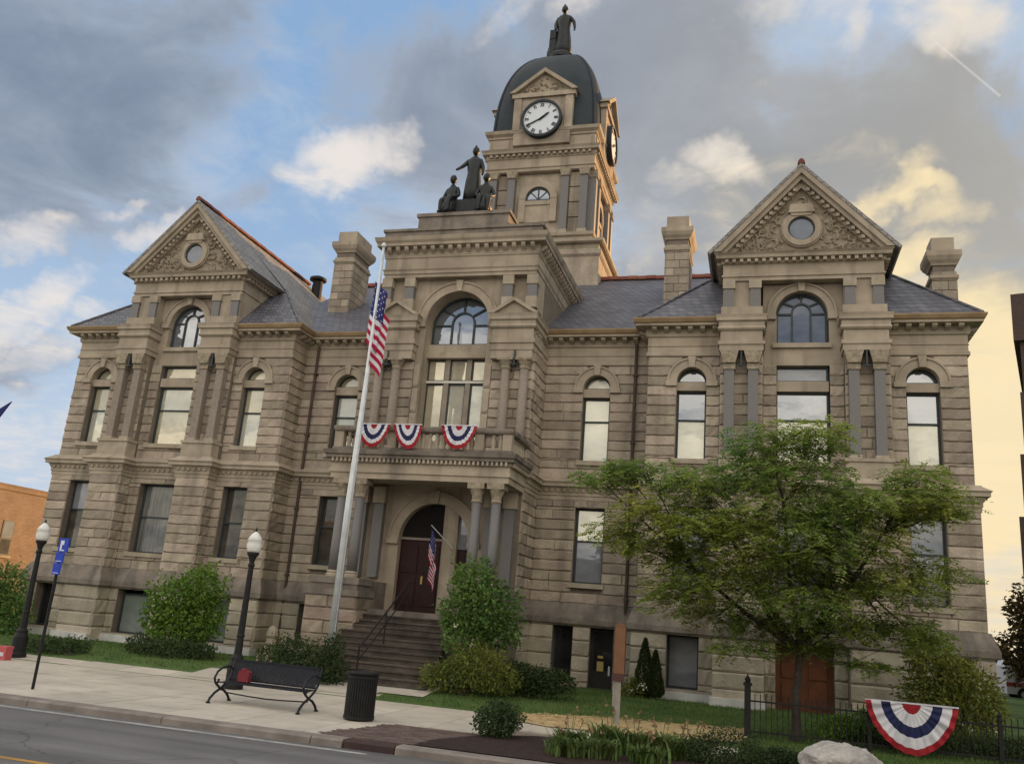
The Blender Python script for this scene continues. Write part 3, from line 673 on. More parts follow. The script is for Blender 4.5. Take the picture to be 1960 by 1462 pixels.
    me = rt.build('ridge_tile', 'red_tile', CH); me.location = (cx, -1.82, zr+.13); mesh = me.data
    for k in range(1, 22): inst('ridge_tile', mesh, CH, (cx, -1.82+k*.43, zr+.13+(.012 if k % 2 else 0)))
    # the pavilion roof: the gable slopes run down to the main eaves, a hip closes the front corners
    e_ = 5.25; sl_ = (zr+.10-12.25)/e_; xo = 2.93; zB = zr+.10-sl_*xo; yB = .95; yB2 = yB+(zr-zB)*.0
    for sgn in (-1, 1):
        rp = MB(); P_ = [(cx+sgn*e_, -1.5, 12.25), (cx+sgn*xo, yB, zB), (cx, yB, zr+.10), (cx, 16, zr+.10), (cx+sgn*e_, 20, 12.25)]
        rp.add(P_, [(0, 1, 2, 3, 4)]); rp.add([(x-sgn*.02, y+.02, z-.06) for x, y, z in P_], [(0, 1, 2, 3, 4)]); rp.build('side_roof', 'pale_slate', CH)
        fr_ = MB(); fr_.add([(cx+sgn*e_, -1.5, 12.25), (cx+sgn*2.48, -1.5, 12.25), (cx+sgn*2.48, yB, zB), (cx+sgn*xo, yB, zB)], [(0, 1, 2, 3)]); fr_.build('hip_roof', 'slate', CH)
        hm = MB(); hm.tube([(cx+sgn*e_, -1.5, 12.28), (cx+sgn*xo, yB, zB+.03)], .05, 6); hm.build('hip_roll', 'slate', CH)

def rows_of_dentils(path, out0, out1, z0, z1, w, step, name, skip=()):
    mb = MB()
    for k in range(len(path)-1):
        if k in skip: continue
        a, b = Vector(path[k]), Vector(path[k+1]); d = (b-a); L_ = d.length; d.normalize(); nn = Vector((d.y, -d.x))
        n = int(L_/step)
        for i in range(n):
            c = a+d*((i+.5)*L_/n); q = [c-d*w/2+nn*(out0-.02), c+d*w/2+nn*(out0-.02), c+d*w/2+nn*out1, c-d*w/2+nn*out1]
            mb.prism([(p.x, p.y) for p in q], z0, z1, 'z')
    o = mb.build(name, 'smooth_stone', CH); o['kind'] = 'stuff'
    return o
_mod = None
def modillions(path, out0, out1, z0, z1, w, step, skip=()):      # each bracket under the main cornice is a part
    global _mod
    for k in range(len(path)-1):
        if k in skip: continue
        a, b = Vector(path[k]), Vector(path[k+1]); d = (b-a); L_ = d.length; d.normalize(); nn = Vector((d.y, -d.x))
        n = max(1, int(L_/step))
        for i in range(n):
            c = a+d*((i+.5)*L_/n)
            if _mod is None:
                mb = MB(); mb.prism([(.5, -1), (.5, 0), (-.5, 0), (-.5, -.35), (-.3, -.6), (.1, -.8)], -.5, .5, 'x'); o = mb.build('modillion', 'smooth_stone', CH); _mod = o.data
            else: o = inst('modillion', _mod, CH, (0, 0, 0))
            p = c+nn*(out0+out1)/2
            o.location = (p.x, p.y, z1); o.scale = (w, abs(out1-out0), z1-z0); o.rotation_euler = (0, 0, math.atan2(d.y, d.x))
def mir(path): return [(-x, y) for x, y in reversed(path)]

pavilion(1); flush_walls(); pavilion(-1); flush_walls()

# wings between the pavilions and the middle
for sx in (1, -1):
    def iv(a, b): return (a, b) if sx > 0 else (-b, -a)
    def op(a, b, za, zb, ar=0.0): a, b = iv(a, b); return (a, b, za, zb, ar)
    courses(*iv(2.93, 6.75), 6.95, 11.0, 0.0, [op(4.36, 5.32, 7.58, 10.18, .48)], .345)
    archivolt(sx*4.84, 10.18, .48, 0.0)
    m_ = MB(); m_.box(sx*4.84-.48, sx*4.84+.48, .06, .4, 9.87, 10.17); m_.build('stone_transom', 'smooth_stone', CH)
    window(sx*4.84, .3, 7.58, 9.86, .96, 'pane_pale', rails=(.37,)); window(sx*4.84, .3, 10.18, 10.19, .96, 'pane_warm', arch=1, sill=False)
    courses(*iv(2.93, 6.70), 2.78, 6.2, -.05, [op(4.33, 5.34, 3.45, 5.95)], .345)
    window(sx*4.84, .25, 3.45, 5.95, 1.0, 'pane_blind' if sx > 0 else 'pane_dim', rails=(.44,), panes=('pane_blind', 'pane_pale') if sx > 0 else None)
    if sx > 0:
        courses(2.9, 6.6, -.3, 2.1, -.14, [(3.82, 4.5, .35, 2.06, 0), (5.08, 5.86, -.3, 2.06, 0)], .48, mb=basemb, kind='basement_stone')
        window(4.16, .2, .35, 2.06, .68, 'pane_dark', rails=())
        d = MB(); d.box(5.08, 5.86, .18, .25, -.3, 2.06); dd = d.build('door', 'dark_door', CH); dd['label'] = 'dark glazed basement door with a yellow notice'
        p = MB(); p.box(5.18, 5.76, .15, .18, .75, 1.95); p.build('pane', 'pane_dark', dd)
        p = MB(); p.box(5.30, 5.52, .138, .149, .72, 1.02, 0); p.box(5.32, 5.50, .134, .138, 1.12, 1.20, 0); p.build('notice', 'yellow_notice', dd)
        p = MB(); p.box(5.68, 5.74, .10, .15, .6, .9); p.build('handle', 'pole_metal', dd)
    else:
        courses(-6.6, -2.9, -.3, 2.1, -.14, [(-5.55, -4.85, .5, 2.06, 0)], .48, mb=basemb, kind='basement_stone')
        window(-5.2, .2, .5, 2.06, .7, 'pane_dark', rails=())
        mo = MB(); mo.box(-5.8, -4.7, -.35, .1, .28, .5); mo.build('ledge', 'white_plinth', CH)
    # rain pipe
    rp = MB(); rp.tube([(sx*6.2, -.14, 11.75), (sx*6.2, -.14, .3)], .055, 8)
    o = rp.build('downspout', 'copper_pipe', CH)
    flush_walls()
    for z in (3.0, 5.4, 8.2, 10.6): q = MB(); q.box(sx*6.2-.08, sx*6.2+.08, -.21, -.03, z, z+.06); q.build('pipe_clamp', 'copper_pipe', o)

# string courses, cornices: paths run from left to right, the street on their right hand
W1 = [(2.93, 0), (6.75, 0), (6.75, -1.1), (9.13, -1.1)]; W2 = [(14.27, -1.1), (16.5, -1.1), (16.5, 20)]
for k, path in enumerate((W1, mir(W1), W2, mir(W2))):
    mb = MB(); mb.molding(path, [(.02, 11.0), (.07, 11.02), (.07, 11.12), (.03, 11.16), (.03, 11.34), (.06, 11.36), (.03, 11.38), (.03, 11.66), (.09, 11.70), (.09, 11.76)]); mb.build('frieze', 'smooth_stone', CH)
    mb = MB(); mb.molding(path, [(.10, 11.76), (.10, 11.97), (.42, 11.98), (.42, 12.06)], back=.1); mb.build('cornice', 'smooth_stone', CH)
    mb = MB(); mb.molding(path, [(.43, 12.062), (.47, 12.09), (.52, 12.19), (.52, 12.24)], back=-.0); mb.build('gutter', 'gutter', CH)
    sk = (2,) if k == 2 else (0,) if k == 3 else ()
    modillions(path, .10, .36, 11.79, 11.965, .15, .355, sk)
C1 = [(2.95, -1.98), (2.95, -.05), (6.67, -.05), (6.67, -1.16), (9.10, -1.16), (9.10, -1.72), (10.48, -1.72), (10.48, -1.08), (12.92, -1.08), (12.92, -1.72), (14.30, -1.72), (14.30, -1.16), (16.6, -1.16), (16.6, 20)]
for k, path in enumerate((C1, mir(C1))):
    mb = MB(); mb.molding(path, [(.03, 6.2), (.03, 6.33), (.06, 6.35), (.06, 6.46), (.13, 6.60), (.13, 6.62), (.24, 6.64), (.24, 6.74), (.29, 6.80), (.06, 6.95), (.04, 6.99)], back=.5); mb.build('belt_course', 'smooth_stone', CH)
    rows_of_dentils(path, .06, .125, 6.47, 6.60, .10, .21, 'belt_dentils', skip=(len(path)-2,) if k == 0 else (0,))
T1 = [(3.02, -1.98), (3.02, -.14), (6.55, -.14), (6.55, -1.28), (9.03, -1.28), (9.03, -1.82), (10.55, -1.82), (10.55, -1.16), (12.85, -1.16), (12.85, -1.82), (14.37, -1.82), (14.37, -1.28), (16.72, -1.28), (16.72, 20)]
for path in (T1, mir(T1)):
    mb = MB(); mb.molding(path, [(.10, 2.1), (.13, 2.14), (.13, 2.30), (.04, 2.56), (-.06, 2.80)], back=.6); mb.build('water_table', 'weathered_stone', CH)

# ---- middle block
for sx in (1, -1):
    c = sx*2.19; x0, x1 = sorted((sx*1.45, sx*2.93))
    courses(x0, x1, 6.95, 10.66, -1.75, [], .345, depth=.8)
    courses(-1.75, -.02, 6.95, 12.0, sx*2.93, [], .345, side=sx, depth=.4, stones=sx > 0)
    courses(-1.95, -.1, 2.78, 6.2, sx*2.93, [], .345, side=sx, depth=.4, stones=sx > 0)
    courses(-2.05, -.15, -.3, 2.1, sx*3.0, [], .48, side=sx, depth=.4, mb=basemb, kind='basement_stone', stones=sx > 0)
    for off in (.05, .70):
        xx = sx*(1.95+off+.02)
        col = MB(); col.lathe([(.165, 7.55), (.165, 8.2), (.15, 10.30)], xx, -1.93, 14); pil = col.build('column', 'brown_granite', CH, smooth=True)
        b_ = MB(); b_.box(xx-.2, xx+.2, -2.13, -1.74, 7.3, 7.55); b_.build('base', 'pale_stone', pil)
        cp = MB(); cp.lathe([(.155, 10.30), (.18, 10.34), (.17, 10.42), (.27, 10.60)], xx, -1.93, 12); cp.box(xx-.27, xx+.27, -2.18, -1.76, 10.60, 10.68); cp.build('capital', 'carved_stone', pil)
    br = MB(); br.box(sx*2.34-.025, sx*2.34+.025, -2.12, -1.9, 10.4, 10.95); br.tube([(sx*2.34-.12, -2.08, 10.5), (sx*2.34, -2.13, 10.42), (sx*2.34+.12, -2.08, 10.5)], .03, 6); br.build('bracket', 'window_frame', CH)
    en = MB(); p = [(x0, -1.0), (x0, -2.06), (x1, -2.06), (x1, -1.0)]
    if sx > 0: p = [(x0, -1.2), (x0, -2.06), (x1, -2.06), (x1, -.05)]
    else: p = [(x0, -.05), (x0, -2.06), (x1, -2.06), (x1, -1.2)]
    en.box(x0, x1, -2.06, -1.0, 10.68, 12.1)
    en.molding(p, [(.03, 10.98), (.03, 11.2), (.08, 11.22), (.08, 11.38)], back=.1); en.molding(p, [(.05, 11.76), (.10, 11.82), (.06, 11.9), (.06, 12.02), (.12, 12.06), (.12, 12.18), (.15, 12.27)], back=.1)
    en.build('entablature_block', 'smooth_stone', CH)
    pd = MB(); pd.prism([(x0-.10, 12.28), (x1+.10, 12.28), ((x0+x1)/2, 12.80)], -2.08, -1.7)
    zc = 12.28
    for sg in (-1, 1):
        a = ((x0+x1)/2+sg*((x1-x0)/2+.17), 12.28); b = ((x0+x1)/2, 12.86); pd.prism([a, b, (b[0], b[1]-.13), (a[0]-sg*.2, a[1]-.002)], -2.22, -1.8)
    pd.build('small_pediment', 'smooth_stone', CH)
    for xx in (sx*1.86, sx*2.74):
        ap = MB(); ap.box(xx-.17, xx+.17, -1.98, -1.74, 12.95, 13.42); aa = ap.build('pilaster', 'granite', CH)
        ac = MB(); ac.box(xx-.20, xx+.20, -2.01, -1.74, 13.42, 13.76); ac.build('capital', 'pale_stone', aa)
        ac = MB(); ac.box(xx-.20, xx+.20, -2.01, -1.74, 12.55, 12.95); ac.build('base', 'pale_stone', aa)
# arch wall
courses(-1.45, 1.45, 7.0, 13.76, -1.72, [(-1.17, 1.17, 7.0, 12.12, 1.17)], .345, mb=plainmb, stones=False, depth=.75)
for sx in (-1, 1):
    a, b = sorted((sx*1.45, sx*2.93)); courses(a, b, 12.1, 13.76, -1.72, [], .36, mb=plainmb, depth=.75, stones=False)
    wallmb.box(sx*2.91, sx*2.4, -1.7, 6.9, 12.0, 14.0); wallmb.box(sx*2.90, sx*2.4, -1.7, 0.3, 6.1, 7.0); wallmb.box(sx*2.92, sx*2.4, -1.7, 0.3, 2.05, 2.85)
for za, zb in ((7.02, 7.9), (7.9, 8.8), (8.8, 9.7), (9.7, 10.6)):       # jamb blocks beside the big window
    for sx in (-1, 1): STONES.append((sx*1.32, -1.72, (za+zb)/2, .24, zb-za, None, 'smooth'))
archivolt(0, 12.12, 1.17, -1.72, w=.30, proud=.05, depth=.76, key=True)
tr = MB(); tr.box(-1.17, 1.17, -1.32, -.95, 10.92, 11.14); tr.box(-1.17, 1.17, -1.24, -.95, 11.14, 11.44); tr.build('stone_transom', 'smooth_stone', CH)
window(0, -1.0, 11.44, 12.12, 2.34, 'pane_sky', arch=1, fan=True, sill=False, fr=.085)
for a, b in ((-1.17, -.5), (-.32, .32), (.5, 1.17)):
    window((a+b)/2, -1.02, 10.12, 10.92, b-a, 'pane_warm', rails=(), sill=False, fr=.04)
    window((a+b)/2, -1.02, 7.9, 10.02, b-a, 'pane_warm' if a < -1 else 'pane_pale', rails=(), sill=False, fr=.04)
mu = MB(); mu.box(-.5, -.32, -1.14, -.96, 7.9, 10.92); mu.box(.32, .5, -1.14, -.96, 7.9, 10.92); mu.build('mullion', 'stone_mullion', CH)
ba = MB(); ba.box(-1.17, 1.17, -1.16, -1.0, 10.03, 10.11); ba.build('transom_bar', 'pale_bar', CH)
sw = MB(); sw.box(-1.3, 1.3, -1.3, -.9, 7.0, 7.895); sw.build('window_apron', 'smooth_stone', CH)
# crowning entablature, blocking courses
CP = [(-2.88, 7.0), (-2.88, -2.02), (2.88, -2.02), (2.88, 7.0)]
mb = MB(); mb.molding(CP, [(.0, 13.76), (.0, 13.88), (.04, 13.89), (.04, 14.0), (.08, 14.06), (.02, 14.10), (.02, 14.48), (.06, 14.52), (.06, 14.58)], back=.8); mb.build('frieze', 'smooth_stone', CH)
mb = MB(); mb.molding(CP, [(.07, 14.582), (.07, 14.86), (.30, 14.90), (.30, 15.0), (.36, 15.08), (.40, 15.22)], back=.8); mb.build('cornice', 'smooth_stone', CH)
modillions(CP, .08, .26, 14.63, 14.885, .14, .33, skip=(0,))
bk = MB(); bk.box(-3.0, 3.0, -2.14, 6.9, 15.222, 15.52); bk.box(-3.06, 3.06, -2.20, 6.95, 15.52, 15.62); bk.build('blocking_course', 'weathered_stone', CH)
bk = MB(); bk.box(-1.72, 1.72, -2.16, -.3, 15.622, 16.06); bk.box(-1.79, 1.79, -2.22, -.25, 16.06, 16.19); bk.build('statue_base', 'weathered_stone', CH)
# ---- porch
courses(-2.93, 2.93, 2.0, 6.2, -1.95, [(-1.22, 1.22, 1.9, 4.42, 1.22)], .345, depth=.55, mb=plainmb, stones=False)
archivolt(0, 4.42, 1.22, -1.95, w=.32, proud=.05, depth=.45)
iw = MB(); iw.box(.30, .80, -1.88, -1.5, 2.1, 5.62); iw.build('inner_pier', 'smooth_stone', CH)
dr = MB(); dr.box(-1.21, .30, -1.72, -1.6, 2.1, 4.42); dd = dr.build('door', 'door_red', CH); dd['label'] = 'dark red double entrance door'
for a, b in ((-1.19, -.50), (-.44, .24)):
    for za, zb in ((2.3, 3.2), (3.35, 4.25)): p = MB(); p.box(a+.07, b-.07, -1.75, -1.72, za, zb); p.build('door_panel', 'door_red', dd)
p = MB(); p.box(-.36, -.30, -1.8, -1.72, 3.0, 3.25); p.build('handle', 'yellow_notice', dd)
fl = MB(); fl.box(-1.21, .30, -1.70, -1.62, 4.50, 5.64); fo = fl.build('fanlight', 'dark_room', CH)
tb = MB(); tb.box(-1.21, .30, -1.78, -1.6, 4.42, 4.50); tb.build('transom_bar', 'brown_granite', CH)
sd = MB(); sd.box(.80, 1.21, -1.72, -1.62, 2.1, 4.2); sd.build('side_door', 'door_red', CH)
sd = MB(); sd.box(.80, 1.21, -1.71, -1.61, 4.2, 5.6); sd.build('side_light', 'pane_blind', CH)
ld = MB(); ld.box(-2.9, 2.9, -3.42, -1.0, 1.85, 2.1); ld.box(-2.9, 2.9, -3.3, -1.0, -.2, 1.85); ld.build('porch_floor', 'weathered_stone', CH)
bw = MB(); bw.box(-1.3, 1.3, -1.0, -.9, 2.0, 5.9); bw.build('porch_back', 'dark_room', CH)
AP = [(-3.0, -2.0), (-3.0, -3.92), (3.0, -3.92), (3.0, -2.0)]
mb = MB(); mb.molding(AP, [(0, 6.10), (0, 6.28), (.05, 6.29), (.05, 6.40), (.02, 6.42), (.02, 6.60), (.07, 6.61)], back=.55); mb.box(-2.5, 2.5, -3.4, -1.9, 6.2, 6.6); mb.build('porch_entablature', 'smooth_stone', CH)
rows_of_dentils(AP, .06, .15, 6.615, 6.735, .07, .15, 'porch_dentils')
mb = MB(); mb.molding(AP, [(.08, 6.61), (.08, 6.737), (.17, 6.74), (.17, 6.82), (.24, 6.86), (.27, 6.99)], back=.55); mb.box(-2.46, 2.46, -3.38, -1.8, 6.74, 6.985); mb.build('balcony_slab', 'weathered_stone', CH)
BP = [(-2.98, -1.8), (-2.98, -3.92), (2.98, -3.92), (2.98, -1.8)]
mb = MB(); mb.molding(BP, [(.06, 7.0), (.06, 7.10), (.0, 7.12)], back=.24); mb.build('balcony_plinth', 'weathered_stone', CH)
mb = MB(); mb.molding(BP, [(.0, 7.62), (.06, 7.66), (.08, 7.72), (.08, 7.80), (.03, 7.82)], back=.26); mb.build('balcony_rail', 'weathered_stone', CH)
for x in (-2.86, -1.0, 1.95, 2.86): q = MB(); q.box(x-.15, x+.15, -3.92, -3.68, 7.121, 7.64); q.build('balcony_post', 'smooth_stone', CH)
bl = MB(); bl.lathe([(.08, 7.12), (.08, 7.17), (.05, 7.2), (.09, 7.33), (.07, 7.45), (.045, 7.52), (.08, 7.58), (.08, 7.63)], 0, 0, 10); b0 = bl.build('baluster', 'pale_stone', CH, smooth=True)
xs = [x for x in [-2.55+.235*i for i in range(23)] if min(abs(x-q) for q in (-1.0, 1.95)) > .2]
b0.location = (xs[0], -3.80, 0)
for x in xs[1:]: inst('baluster', b0.data, CH, (x, -3.80, 0))
for k in range(6): inst('baluster', b0.data, CH, (2.86, -3.45+.27*k, 0))
for sx in (-1, 1):
    for xx in (sx*1.97, sx*2.60):
        col = MB(); col.lathe([(.165, 3.18), (.165, 3.9), (.145, 5.50)], xx, -3.68, 16); pil = col.build('column', 'granite', CH, smooth=True)
        b_ = MB(); b_.lathe([(.22, 2.99), (.22, 3.06), (.18, 3.10), (.2, 3.14), (.165, 3.19)], xx, -3.68, 14); b_.build('base', 'pale_stone', pil)
        cp = MB(); cp.lathe([(.15, 5.50), (.18, 5.54), (.155, 5.6), (.17, 5.72), (.25, 5.92)], xx, -3.68, 14); cp.box(xx-.27, xx+.27, -3.93, -3.42, 5.92, 6.10); cp.build('capital', 'carved_stone', pil)
        pw = MB(); pw.box(xx-.17, xx+.17, -2.18, -1.93, 3.1, 5.55); pq = pw.build('pilaster', 'granite', CH)
        pw = MB(); pw.box(xx-.22, xx+.22, -2.24, -1.93, 5.55, 6.09); pw.build('capital', 'smooth_stone', pq)
    c = sx*2.29
    pe = MB(); pe.box(c-.85, c+.85, -4.2, -3.15, 2.78, 2.98); pe.box(c-.93, c+.93, -4.30, -3.05, 2.42, 2.60); pe.box(c-.80, c+.80, -4.15, -3.2, 2.60, 2.78); pe.build('pedestal_cap', 'weathered_stone', CH)
    courses(c-.86, c+.86, -.3, 2.42, -4.22, [], .40, depth=2.1, mb=basemb, kind='pink')
    if sx < 0: courses(-4.22, -3.0, -.3, 2.42, c+.86, [], .40, side=1, depth=.3, mb=basemb, kind='pink')
    bs = MB(); bs.box(c-.8, c+.8, -3.2, -1.9, 2.1, 2.95); bs.build('porch_parapet', 'weathered_stone', CH)
for k in range(12):
    st = MB(); z = 2.1-.158*(k+1); yb = -3.42-.265*k; w_ = 1.44 if yb > -4.0 else 1.62+.03*k
    st.box(-w_+.02, w_-.02, yb-.25, yb+.1, z-.35, z-.045); st.box(-w_, w_, yb-.285, yb+.02, z-.045, z); st.build('step', 'step_stone', CH)
hr = MB(); 
pts = [(-.05, -3.5, 3.0), (-.05, -5.0, 2.06), (-.05, -6.6, 1.10)]
hr.tube(pts, .026, 8); hr.tube([(-.05, y, z-.35) for _, y, z in pts], .02, 8)
for (_, y, z), zb in zip(pts, (2.1, 1.10, .15)): hr.tube([(-.05, y, z), (-.05, y, zb)], .024, 8)
hr.build('handrail', 'black_iron', CH)

# ---- tower
TC = Vector((0, 10.2))
def tw(mb):                                              # four sides of the tower from one
    out = MB()
    for q in range(4):
        c_, s_ = (1, 0, -1, 0)[q], (0, 1, 0, -1)[q]
        out.add([(c_*x-s_*y+TC.x, s_*x+c_*y+TC.y, z) for x, y, z in mb.v], [f for f in mb.f])
    return out
def ring(h): return [(-h, TC.y+h), (-h, TC.y-h), (h, TC.y-h), (h, TC.y+h)]
def rect(mb, h, z0, z1): mb.box(-h, h, TC.y-h, TC.y+h, z0, z1)
mb = MB(); rect(mb, 3.3, 12.0, 18.5); mb.molding(ring(3.3), [(.02, 18.3), (.10, 18.4), (.10, 18.6), (.02, 18.66)], closed=True); rect(mb, 3.25, 18.5, 18.95); mb.molding(ring(3.3), [(.10, 18.95), (.18, 19.0), (.20, 19.12), (-.2, 19.2)], closed=True); mb.build('tower_base', 'sandstone', CH)
mb = MB(); rect(mb, 2.80, 19.12, 19.55); mb.molding(ring(2.8), [(.04, 19.55), (.10, 19.6), (.12, 19.74), (.0, 19.78)], closed=True); mb.build('tower_plinth', 'smooth_stone', CH)
mb = MB(); rect(mb, 2.45, 19.5, 23.3); mb.build('tower_shaft', 'sandstone', CH)
for q in range(4):
    def side(mb_, name, m, parent=CH, smooth=False):
        c_, s_ = (1, 0, -1, 0)[q], (0, 1, 0, -1)[q]
        o = MB(); o.add([(c_*x-s_*y+TC.x, s_*x+c_*y+TC.y, z) for x, y, z in mb_.v], mb_.f); return o.build(name, m, parent, smooth)
    for xx in (-2.27, -1.34, 1.34, 2.27):
        a = MB(); a.box(xx-.18, xx+.18, -2.80, -2.45, 19.95, 22.75); o = side(a, 'pilaster', 'granite')
        a = MB(); a.prism([(xx-.2, 22.75), (xx+.2, 22.75), (xx+.27, 23.1), (xx-.27, 23.1)], -2.86, -2.45); side(a, 'capital', 'carved_stone', o)
        a = MB(); a.box(xx-.22, xx+.22, -2.82, -2.45, 19.78, 19.95); side(a, 'base', 'pale_stone', o)
        for k in range(2): pass
    for xx in (-1.8, 1.8):
        for z in (19.9, 20.7, 21.5, 22.3): a = MB(); a.box(xx-.26, xx+.26, -2.54, -2.45, z, z+.74); side(a, 'stone', 'sandstone')
    a = MB(); a.arch_ring(0, 21.72, .62, .95, -2.62, -2.44, n=16); a.box(-.95, -.62, -2.60, -2.44, 20.5, 21.72); a.box(.62, .95, -2.60, -2.44, 20.5, 21.72); side(a, 'arch_surround', 'smooth_stone')
    a = MB(); a.box(-.62, .62, -2.52, -2.44, 20.5, 21.62); a.box(-.66, .66, -2.58, -2.44, 21.40, 21.62); side(a, 'window_apron', 'smooth_stone')
    a = MB(); a.arch_ring(0, 21.70, .55, .62, -2.54, -2.45, n=14); a.box(-.6, .6, -2.53, -2.45, 21.63, 21.70); a.box(-.03, .03, -2.525, -2.45, 21.7, 22.26)
    for t in (45, 135): a.tube([(0, -2.5, 21.7), (.56*math.cos(R(t)), -2.5, 21.7+.56*math.sin(R(t)))], .028, 5)
    wf = side(a, 'window', 'window_frame')
    a = MB(); a.prism([(.59*math.cos(R(t)), 21.66+.6*math.sin(R(t))) for t in range(0, 181, 15)], -2.49, -2.455); side(a, 'pane', 'pane_sky', wf)
    # clock dormer
    a = MB(); a.box(-1.42, 1.42, -2.86, -1.4, 24.52, 27.30); a.box(-1.50, -1.12, -2.92, -2.5, 25.3, 27.1); a.box(1.12, 1.50, -2.92, -2.5, 25.3, 27.1)
    a.box(-1.62, 1.62, -2.98, -1.5, 27.10, 27.34); side(a, 'clock_dormer', 'sandstone')
    a = MB(); a.prism([(-1.55, 27.35), (1.55, 27.35), (0, 28.42)], -2.85, -.9)
    for sg in (-1, 1): a.prism([(sg*1.76, 27.34), (0, 28.66), (0, 28.44), (sg*1.45, 27.342)], -3.08, -.7)
    side(a, 'clock_pediment', 'smooth_stone')
    a = MB()
    for k in range(46):
        u = rnd.uniform(-1.1, 1.1); z = 27.45+rnd.uniform(0, 1)*(1-abs(u)/1.25)*.75; r = rnd.uniform(.05, .1)
        a.add([(u-r, -2.85, z), (u, -2.85, z-r), (u+r, -2.85, z), (u, -2.85, z+r), (u, -2.85-r, z)], [(0, 1, 4), (1, 2, 4), (2, 3, 4), (3, 0, 4)])
    o = side(a, 'carved_foliage', 'carved_stone'); o['kind'] = 'stuff'
    cz = 25.80
    a = MB(); a.arch_ring(0, cz, .90, 1.02, -3.14, -2.84, 0, 360, 32); ck = side(a, 'clock', 'dial_dark')
    a = MB(); a.prism([(.92*math.cos(R(t)), cz+.92*math.sin(R(t))) for t in range(0, 360, 10)], -3.06, -2.9); side(a, 'dial', 'dial_white', ck)
    NUM = ['XII', 'I', 'II', 'III', 'IIII', 'V', 'VI', 'VII', 'VIII', 'IX', 'X', 'XI']
    for h in range(12):
        t = R(90-30*h); s_ = NUM[h]; wd = {'I': .05, 'V': .10, 'X': .10}; tot = sum(wd[c] for c in s_); u = -tot/2; nm = MB()
        er, et = Vector((math.cos(t), math.sin(t))), Vector((math.sin(t), -math.cos(t)))
        def seg(u0, r0, u1, r1, w=.030):
            p0 = er*r0+et*u0; p1 = er*r1+et*u1; d = (p1-p0).normalized(); nn = Vector((-d.y, d.x))*w/2
            nm.prism([(p.x, cz+p.y) for p in (p0+nn, p1+nn, p1-nn, p0-nn)], -3.075, -3.062)
        for c in s_:
            m_ = u+wd[c]/2
            if c == 'I': seg(m_, .64, m_, .84)
            if c == 'V': seg(m_, .64, m_-.04, .84); seg(m_, .64, m_+.04, .84, .02)
            if c == 'X': seg(m_-.04, .64, m_+.04, .84); seg(m_+.04, .64, m_-.04, .84, .02)
            u += wd[c]
        side(nm, 'numeral', 'dial_dark', ck)
    for ang, ln, w in ((90-30*1.72, .50, .10), (90-6*40.5, .80, .065)):
        e = Vector((math.cos(R(ang)), math.sin(R(ang)))); nn = Vector((-e.y, e.x)); a = MB()
        a.prism([(q.x, cz+q.y) for q in (e*-.16+nn*w*.5, e*ln*.7+nn*w*.6, e*ln, e*ln*.7-nn*w*.6, e*-.16-nn*w*.5)], -3.10, -3.085); side(a, 'clock_hand', 'dial_dark', ck)
mb = MB(); mb.molding(ring(2.62), [(.02, 23.1), (.10, 23.14), (.10, 23.28), (.15, 23.32), (.08, 23.36), (.08, 23.82), (.13, 23.86), (.13, 23.92)], closed=True, back=.6); mb.build('tower_frieze', 'smooth_stone', CH)
mb = MB(); mb.molding(ring(2.62), [(.15, 23.922), (.15, 24.06), (.30, 24.08), (.32, 24.18), (.38, 24.28), (.10, 24.36)], closed=True, back=.6); mb.build('tower_cornice', 'smooth_stone', CH)
rows_of_dentils(ring(2.62)+[ring(2.62)[0]], .13, .26, 23.93, 24.055, .13, .28, 'tower_dentils')
mb = MB(); rect(mb, 2.68, 24.3, 25.0)
for sgn in (-1, 1): mb.box(sgn*1.65, sgn*2.5, TC.y-2.73, TC.y-2.6, 24.45, 24.9); mb.box(sgn*2.73, sgn*2.6, TC.y-2.5, TC.y-1.65, 24.45, 24.9)
mb.build('tower_attic', 'smooth_stone', CH)
mb = MB(); mb.molding(ring(2.68), [(.02, 24.98), (.06, 25.0), (.06, 25.1), (.20, 25.2), (.24, 25.36), (.0, 25.44)], closed=True, back=.6); mb.build('tower_cornice', 'smooth_stone', CH)
dm = MB(); nz, na = 22, 64
rowsv = []
for i in range(nz+1):
    t = i/nz; z = 25.38+5.72*t; w = 2.68*max(1-t**2.5, 0)**(1/2.15)
    if i == nz: w = .45
    w = max(w, .45); e = 14.0-10.5*t**.8
    for j in range(na):
        a = 2*math.pi*j/na; c_, s_ = math.cos(a), math.sin(a)
        k = (abs(c_)**e+abs(s_)**e)**(-1/e); rowsv.append((w*k*c_, TC.y+w*k*s_, z))
dm.add(rowsv, [(i*na+j, i*na+(j+1) % na, (i+1)*na+(j+1) % na, (i+1)*na+j) for i in range(nz) for j in range(na)]+[tuple(nz*na+j for j in range(na))])
dome = dm.build('dome', 'lead_dome', CH, smooth=True)
for sxx, syy in ((1, -1), (-1, -1), (1, 1), (-1, 1)):
    pts = []
    for i in range(0, nz+1):
        t = i/nz; w = max(2.68*max(1-t**2.5, 0)**(1/2.15), .45); e = 14.0-10.5*t**.8; k = (2*(math.sqrt(.5))**e)**(-1/e)
        pts.append((sxx*w*k*math.sqrt(.5), TC.y+syy*w*k*math.sqrt(.5), 25.38+5.72*t))
    r_ = MB(); r_.tube(pts, .07, 6); r_.build('rib', 'lead_dome', dome, smooth=True)
dp = MB(); dp.lathe([(.50, 30.9), (.78, 31.05), (.80, 31.23), (.66, 31.31), (.60, 31.47)], 0, TC.y, 16); dp.build('statue_pedestal', 'bronze', CH)

